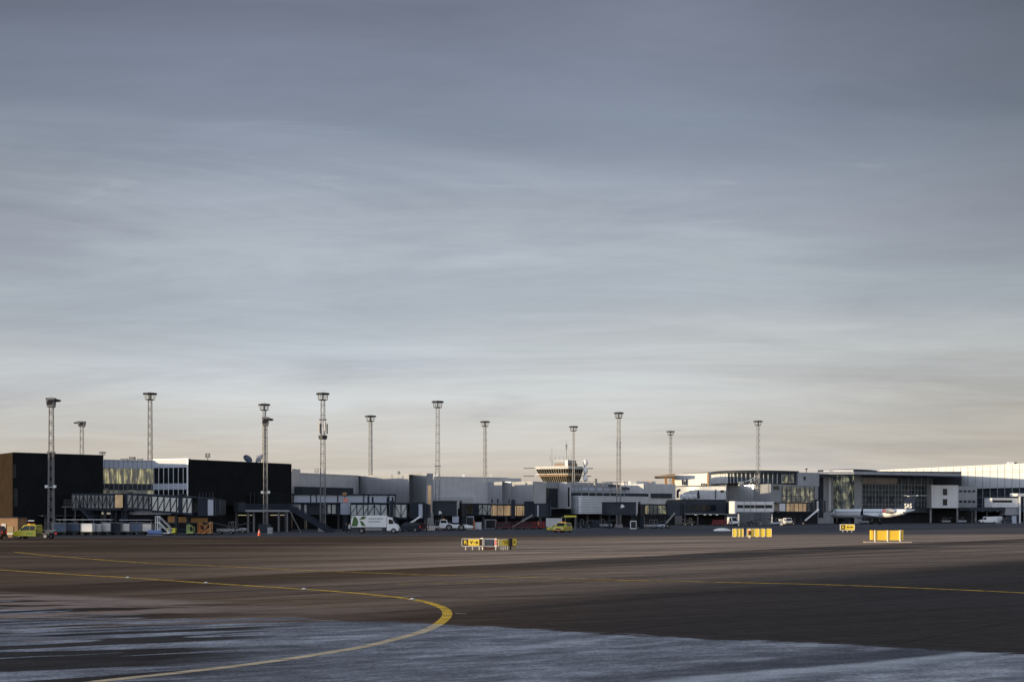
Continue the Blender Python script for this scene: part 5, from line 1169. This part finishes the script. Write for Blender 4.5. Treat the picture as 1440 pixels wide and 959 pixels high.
# small brown hut
r = thing('service_hut', 'brown boarded hut with a pale door at the far left edge', 'hut', G(6, 178), R(0)); w_ = 4.4
MB().box((-.2, 2, 1.35), (3.9, 3.4, 2.7)).build('wall', tan, r, False); MB().box((-.2, 2, 2.76), (4.1, 3.6, .14)).build('roof', dgrey, r, False)
MB().box((-.2, .27, 1.05), (.6, .06, 1.7)).build('door', cream, r, False); MB().box((.75, .27, .95), (.8, .06, 1.1)).build('shutter', mat('khaki_shutter', (.4, .3, .14), .7), r, False)
r = thing('low_trolley', 'pale low trolley between the brown hut and the yellow van', 'trolley', G(16, 171)); MB().box((0, 0, .62), (1.5, 1.0, .28)).build('deck', cream, r, False, bevel=.03)
for sx in (-.55, .55): MB().tube((sx, -.5, .25), (sx, -.35, .25), .25, n=10).build('wheel', rubber, r, False)
# ------------------------------------------------------------------ people
def person(px, D, rz, lab, jacket, pants, lean=0, vest=None):
    r = thing('person', lab, 'person', G(px, D), rz)
    V = [(0, 0, .95), (0, .0, 1.15), (0, .0, 1.42), (0, 0, 1.53), (-.10, 0, .92), (-.13, .06, .50), (-.14, 0.0, .08), (-.15, -.12, .04), (.10, 0, .92), (.15, -.1, .50), (.2, -.02, .08), (.2, -.15, .04), (-.20, 0, 1.42), (-.27, .02, 1.15), (-.25, -.10, .92), (-.25, -.14, .83), (.20, 0, 1.42), (.28, .02, 1.15), (.24, -.16, .98), (.23, -.22, .91)]
    E = [(0, 1), (1, 2), (2, 3), (0, 4), (4, 5), (5, 6), (6, 7), (0, 8), (8, 9), (9, 10), (10, 11), (2, 12), (12, 13), (13, 14), (14, 15), (2, 16), (16, 17), (17, 18), (18, 19)]
    RD = [.14, .14, .15, .06, .10, .07, .05, .045, .10, .07, .05, .045, .07, .05, .04, .035, .07, .05, .04, .035]
    me = bpy.data.meshes.new('body'); me.from_pydata(V, E, []); me.materials.append(pants); o = bpy.data.objects.new('body', me); COL.objects.link(o); o.parent = r
    sk = o.modifiers.new('skin', 'SKIN'); me.skin_vertices.new() if not me.skin_vertices else None
    for i, q_ in enumerate(RD): me.skin_vertices[0].data[i].radius = (q_, q_*.75); me.skin_vertices[0].data[i].use_root = (i == 0)
    ss = o.modifiers.new('sub', 'SUBSURF'); ss.levels = 1; ss.render_levels = 1
    MB().loft([[Vector((math.cos(t*math.pi/6)*a, math.sin(t*math.pi/6)*b_, z_)) for t in range(12)] for z_, a, b_ in ((.88, .20, .15), (1.1, .20, .15), (1.35, .24, .16), (1.48, .17, .12))]).build('jacket', jacket, r, False, smooth=True)
    MB().sphere((0, -.01, 1.64), .105, 12, 8, (.9, 1, 1.2)).build('head', mat('skin', (.45, .27, .19), .6), r, False, smooth=True)
    MB().sphere((0, .02, 1.69), .108, 12, 8, (.95, 1, 1.0)).build('hair', mat('hair_dark', (.03, .02, .015), .8), r, False, smooth=True)
    return r
hv = mat('hi_vis', (.55, .65, .45), .6); dk = mat('dark_trousers', (.02, .022, .03), .8)
person(491.5, 207, R(20), 'person in a pale reflective jacket standing at the rear of the box truck', mat('pale_jacket', (.5, .52, .52), .7), dk); person(487, 208, R(-70), 'person in dark clothes beside the person with the pale jacket', dk, dk)
person(1371, 418, R(0), 'person in dark clothes standing left of the white minibus', mat('pinkgrey_jacket', (.2, .15, .17), .7), dk); person(757, 258, R(60), 'person in an orange jacket near the red dollies', mat('orange_jacket', (.7, .2, .04), .6), dk)
# ------------------------------------------------------------------ airliner
rA = thing('airliner', 'pale regional airliner with a dark blue tail and red engine intake ring', 'aircraft', G(1172, 424), 0)
nose = G(1168, 398); tail = G(1286, 365); dv = (tail-nose); dv.z = 0; Lr = dv.length; rA.location = nose; ang = math.atan2(dv.y, dv.x); rA.rotation_euler = (0, 0, ang); k = 1.0
zc = 3.25; rf = 1.35*k
def fr_(x_, zc_, a, b_): return [Vector((x_, a*math.cos(t*math.pi/10), zc_+b_*math.sin(t*math.pi/10))) for t in range(20)]
sec = [(0, zc-.45, .05, .05), (.5, zc-.38, .55, .5), (1.5, zc-.22, 1.0, .98), (3.0, zc-.03, 1.4, 1.42), (4.6, zc, rf, rf), (Lr*.62, zc, rf, rf), (Lr*.74, zc+.12, rf*.93, rf*.9), (Lr*.86, zc+.45, rf*.66, rf*.62), (Lr*.95, zc+.8, rf*.34, rf*.32), (Lr, zc+1.0, .15, .15)]
MB().loft([fr_(*q_) for q_ in sec]).build('fuselage', fus, rA, False, smooth=True)
fo = [c for c in children(rA)][0]
mb = MB()
for i in range(26): mb.box((5.2+i*.86, -rf*.985, zc+.42), (.30, .06, .42))
mb.build('cabin_windows', blackp, fo, False)
mb = MB(); [mb.hexa([Vector((1.25+.55*i, -1.03-.14*i, zc+.33+.1*i)), Vector((1.7+.55*i, -1.17-.14*i, zc+.38+.1*i)), Vector((1.7+.55*i, -1.0-.14*i, zc+.38+.1*i)), Vector((1.25+.55*i, -.85-.14*i, zc+.33+.1*i))], [Vector((1.4+.55*i, -.82-.16*i, zc+.85+.12*i)), Vector((1.75+.55*i, -.9-.16*i, zc+.95+.12*i)), Vector((1.75+.55*i, -.7, zc+.95+.12*i)), Vector((1.4+.55*i, -.6, zc+.85+.12*i))]) for i in range(2)]
each(mb, 'cockpit_window', blackp, fo, False)
MB().box((4.0, -rf*.97, zc+.05), (.8, .08, 1.7)).build('door', grey2, fo, False)
def wing(s_):
    a0, a1, tp = (Lr*.44, Lr*.62), (Lr*.62, Lr*.66), 8.0
    MB().loft([[Vector((a0[0], s_*1.0, zc-1.0)), Vector((a0[0]+1.5, s_*1.0, zc-.75)), Vector((a0[1], s_*1.0, zc-.95)), Vector((a0[0]+1.5, s_*1.0, zc-1.25))], [Vector((a1[0], s_*tp, zc-.35)), Vector((a1[0]+.4, s_*tp, zc-.28)), Vector((a1[1], s_*tp, zc-.34)), Vector((a1[0]+.4, s_*tp, zc-.42))]]).build('wing', fus, rA, False)
    w_ = [c for c in children(rA) if c.name.startswith('wing')][-1]
    MB().loft([[Vector((a1[0]+.2, s_*tp, zc-.38)), Vector((a1[1], s_*tp, zc-.36)), Vector((a1[1], s_*tp+.1, zc-.36)), Vector((a1[0]+.2, s_*tp+.1, zc-.38))], [Vector((a1[1]-.1, s_*(tp+.3), zc+1.3)), Vector((a1[1]+.5, s_*(tp+.3), zc+1.3)), Vector((a1[1]+.5, s_*(tp+.36), zc+1.3)), Vector((a1[1]-.1, s_*(tp+.36), zc+1.3))]]).build('winglet', navyt, w_, False)
wing(-1); wing(1)
for s_ in (-1, 1):
    y_ = s_*(rf+.75); x0 = Lr*.73; e = MB().loft([fr_(x0, 0, 0, 0)] and [[Vector((xx, y_+q_*math.cos(t*math.pi/8), zc+.75+q_*math.sin(t*math.pi/8))) for t in range(16)] for xx, q_ in ((x0, .58), (x0+.5, .70), (x0+2.4, .72), (x0+3.6, .42))]).build('engine', mat('engine_silver', (.55, .55, .56), .25, .6), rA, False, smooth=True)
    MB().tube((x0-.25, y_, zc+.75), (x0+1.0, y_, zc+.75), .60, .74, 16).build('intake_ring', mat('intake_red', (.28, .02, .04), .4), e, False, smooth=True); MB().tube((x0-.3, y_, zc+.75), (x0-.2, y_, zc+.75), .45, n=16).build('fan', blackp, e, False)
    MB().box((x0+1.9, s_*(rf*.9), zc+.75), (1.8, 1.0, .2)).build('pylon', fus, rA, False)
zt_ = ZP(696.5, 367)
fin = [(Lr*.80, zc+1.0), (Lr*.93, zt_-.35), (Lr*1.03, zt_-.2), (Lr*.99, zc+1.1), (Lr*.95, zc+.7)]
f_ = MB().loft([[Vector((a, s_*.14, b_)) for a, b_ in fin] for s_ in (-1, 1)]).build('tail_fin', navyt, rA, False, bevel=.04)
MB().loft([[Vector((Lr*.93, -.3, zt_-.3)), Vector((Lr*1.04, -.3, zt_-.2)), Vector((Lr*1.04, .3, zt_-.2)), Vector((Lr*.93, .3, zt_-.3))], [Vector((Lr*.925, -.3, zt_-.1)), Vector((Lr*1.05, -.3, zt_)), Vector((Lr*1.05, .3, zt_)), Vector((Lr*.925, .3, zt_-.1))]]).build('fin_cap', fus, rA, False)
for s_ in (-1, 1): MB().loft([[Vector((Lr*.94, s_*.1, zt_-.2)), Vector((Lr*1.03, s_*.1, zt_-.12)), Vector((Lr*1.03, s_*.1, zt_-.02)), Vector((Lr*.94, s_*.1, zt_-.08))], [Vector((Lr*1.0, s_*4.0, zt_-.1)), Vector((Lr*1.04, s_*4.0, zt_-.08)), Vector((Lr*1.04, s_*4.0, zt_-.03)), Vector((Lr*1.0, s_*4.0, zt_-.04))]]).build('tailplane', fus, rA, False)
text('SAS', 1.9, whitep, f_, (Lr*.935, -.19, zc+2.1), 0, .03)
text('SAS', 1.2, mat('grey_lettering', (.2, .22, .26), .5), fo, (Lr*.66, -rf-.02, zc+.55), 0, .01) if 0 else None
for x_, ys in ((3.0, (0,)), (Lr*.56, (-1.6, 1.6))):
    for y_ in ys:
        g_ = MB().bar((x_, y_, .4), (x_, y_*.8, zc-.9), .22).build('landing_gear', steel, rA, False)
        for q_ in (-.22, .22): MB().tube((x_, y_+q_-.1, .42), (x_, y_+q_+.1, .42), .42, n=14).build('wheel', rubber, g_, False)
# ------------------------------------------------------------------ taxiway signs
def post(mb, x_, y_, h): mb.bar((x_, y_, 0), (x_, y_, h), .07)
def sign(lab, px, D, rz, w, z0, z1, m, legs=3, frame=cream, dep=.22, cat='airfield sign', grp=None, name='taxiway_sign', framew=.05):
    r = thing(name, lab, cat, G(px, D), rz, grp); zc_ = (z0+z1)/2
    MB().box((w/2, 0, zc_), (w, dep, z1-z0)).build('panel', m, r, False)
    mb = MB(); 
    for z_ in (z0, z1): mb.box((w/2, -.01, z_), (w+framew*2, dep+.04, framew))
    for x_ in (-framew/2, w+framew/2): mb.box((x_, -.01, zc_), (framew, dep+.04, z1-z0+framew))
    mb.build('frame', frame, r, False)
    for i in range(legs): x_ = w*(i+.5)/legs; MB().bar((x_, 0, 0), (x_, 0, z0), .075).build('leg', frame, r, False)
    return r
def arrow(r, x0, x1, z_, y_, t_=.07, hd=.17):      # flat arrow from x0 to its tip x1
    sg = 1 if x1 > x0 else -1; xm = x1-sg*hd*1.0
    MB().box(((x0+xm)/2, y_, z_), (abs(xm-x0), .02, t_)).build('arrow_shaft', ink, r, False)
    a = [Vector((xm, y_-.01, z_-hd)), Vector((x1, y_-.01, z_)), Vector((xm, y_-.01, z_+hd))]; MB().loft([a, [p+Vector((0, .02, 0)) for p in a]]).build('arrow_head', ink, r, False)
DS = 117.5
def sx(p): return (p-720)/F*DS
brownp = mat('brown_location_panel', (.05, .022, .012), .6); ink = mat('black_lettering', (.02, .015, .01), .6)
r = sign('brown and yellow taxiway sign reading R and V with a right arrow', 650, DS, 0, 1.87, .36, 1.03, brownp, 3, grp='signs in the central cluster')
MB().box((sx(666.3)-sx(650), -.13, .70), (1.0, .05, .56)).build('yellow_panel', yellow, r, False)
text('R', .50, yellow, r, (.30, -.125, .69), 0, .01); text('V', .46, ink, r, (.83, -.17, .69), 0, .006)
arrow(r, 1.06, 1.46, .69, -.17)
r = sign('taxiway sign turned edge on, a pale end between brown and grey boards', 677.2, DS+.3, R(-30), .22, .3, 1.08, cream, 1, grp='signs in the central cluster')
r = sign('taxiway sign seen from behind, its grey back in a pale frame', 680.8, DS+.5, R(9), .98, .32, 1.0, mat('sign_back_grey', (.13, .13, .15), .5), 2, framew=.11, grp='signs in the central cluster')
MB().box((.5, .05, .14), (1.0, .18, .24)).build('base_block', mat('brick_red_base', (.22, .08, .05), .8), r, False)
r = thing('warning_light_post', 'pale post with two red lamps between the grey and yellow boards', 'warning light', G(697, DS)); MB().box((0, 0, .68), (.2, .18, .8)).build('housing', cream, r, False); MB().bar((0, 0, 0), (0, 0, .3), .08).build('post', cream, r, False)
for z_ in (.82, .58): MB().tube((0, -.13, z_), (0, -.08, z_), .085, n=12).build('red_lamp', redlamp, r, False)
r = sign('yellow taxiway sign angled away, dim olive face with faint letters', 703.5, DS+.2, R(30), .95, .36, .98, yellow, 4, grp='signs in the central cluster'); MB().box((-.16, -.06, .67), (.28, .14, .66)).build('end_board', mat('pale_yellow', (.8, .66, .25), .5), r, False)
r.rotation_euler = (0, 0, R(34)); text('T4', .42, mat('olive_lettering', (.35, .25, .05), .6), r, (.5, -.13, .67), 0, .004)
r = sign('narrow yellow taxiway sign at the right end of the cluster', 719.8, DS+.6, R(32), .42, .40, 1.02, yellow, 2, frame=mat('olive_frame', (.4, .33, .1), .5), grp='signs in the central cluster'); text('B', .4, ink, r, (.21, -.13, .7), 0)
r = sign('slim black taxiway board between the two angled yellow signs', 716.5, DS+.4, R(20), .18, .36, 1.02, ink, 2, frame=blackp, grp='signs in the central cluster')
# far yellow board groups
D2 = 177; P2 = lambda p: (p-720)/F*D2
for i, (a_, b_) in enumerate(((1030.3, 1035), (1035.8, 1040), (1040.8, 1045), (1050.5, 1055), (1061, 1067.3), (1068.8, 1075), (1076.5, 1084.5), (1055.6, 1060.3))):
    lab = ['leftmost board of the far yellow trio', 'middle board of the far yellow trio', 'right board of the far yellow trio', 'yellow board left of and behind the short dark post', 'yellow board second right of the short dark post', 'yellow board third right of the short dark post', 'widest yellow board at the right end of the far row', 'yellow board immediately right of the short dark post'][i]
    sign(lab, a_, D2+.1*i, 0, P2(b_)-P2(a_), .10, 1.22, yellow, 1, frame=cream, grp='far row of yellow boards', framew=.04, cat='yellow board', name='yellow_board')
r = thing('marker_post', 'short dark figure like post standing before the far yellow boards', 'marker post', G(1054.3, 172)); MB().bar((0, 0, 0), (0, 0, .45), .12).build('post', cream, r, False); MB().box((0, 0, .72), (.34, .25, .62)).build('housing', ink, r, False, bevel=.05); MB().box((-.16, -.04, .9), (.16, .2, .2)).build('lamp', redlamp, r, False); MB().box((0, 0, 1.1), (.2, .2, .16)).build('cap', cream, r, False)
D3 = 227; r = sign('small yellow sign with a dark letter square, alone near the airliner', 1182, D3, 0, 2.4, .36, 1.36, yellow, 3, framew=.08)
MB().box((.42, -.13, .86), (.62, .05, .8)).build('dark_panel', brownp, r, False); text('R', .62, yellow, r, (.42, -.17, .85), 0, .02); text('N', .52, ink, r, (1.3, -.13, .86), 0, .01)
arrow(r, 2.2, 1.68, .86, -.13, .09, .2)
D4 = gy(762.5); w4 = 43*D4/F; r = thing('yellow_board', 'large yellow double board with three pale posts on a concrete pad, at right', 'yellow board', G(1226.5, D4), R(0))
sc = D4/F
MB().box((w4/2-.05, 0, .82), (w4-.5, .14, 1.12)).build('panel', mat('amber_board', (.92, .58, .045), .45, var=.04), r, False); 
for x_ in (-.02+.05, w4+.02): MB().box((x_-.03, .35, .84), (.22, .5, 1.1)).build('side_board', mat('amber_board', (.85, .44, .02)), r, False)
for x_ in (.28, w4/2-.02, w4-.35): MB().box((x_, -.12, .72), (.11, .1, 1.4)).build('post', cream, r, False); MB().box((x_+.09, -.075, .82), (.06, .02, 1.1)).build('post_strap', brownp, r, False)
MB().box((w4/2, 0, .04), (64*sc, 1.3, .08)).build('concrete_pad', cream if 0 else mat('pale_concrete', (.5, .42, .32), .9), r, False)
# a few birds
for i, (px, py, lab) in enumerate(((1337, 643, 'distant dark bird above the white hall, left one'), (1345, 641.5, 'distant dark bird above the white hall, upper one'), (1398, 643.5, 'distant dark bird near the right edge'))):
    pass
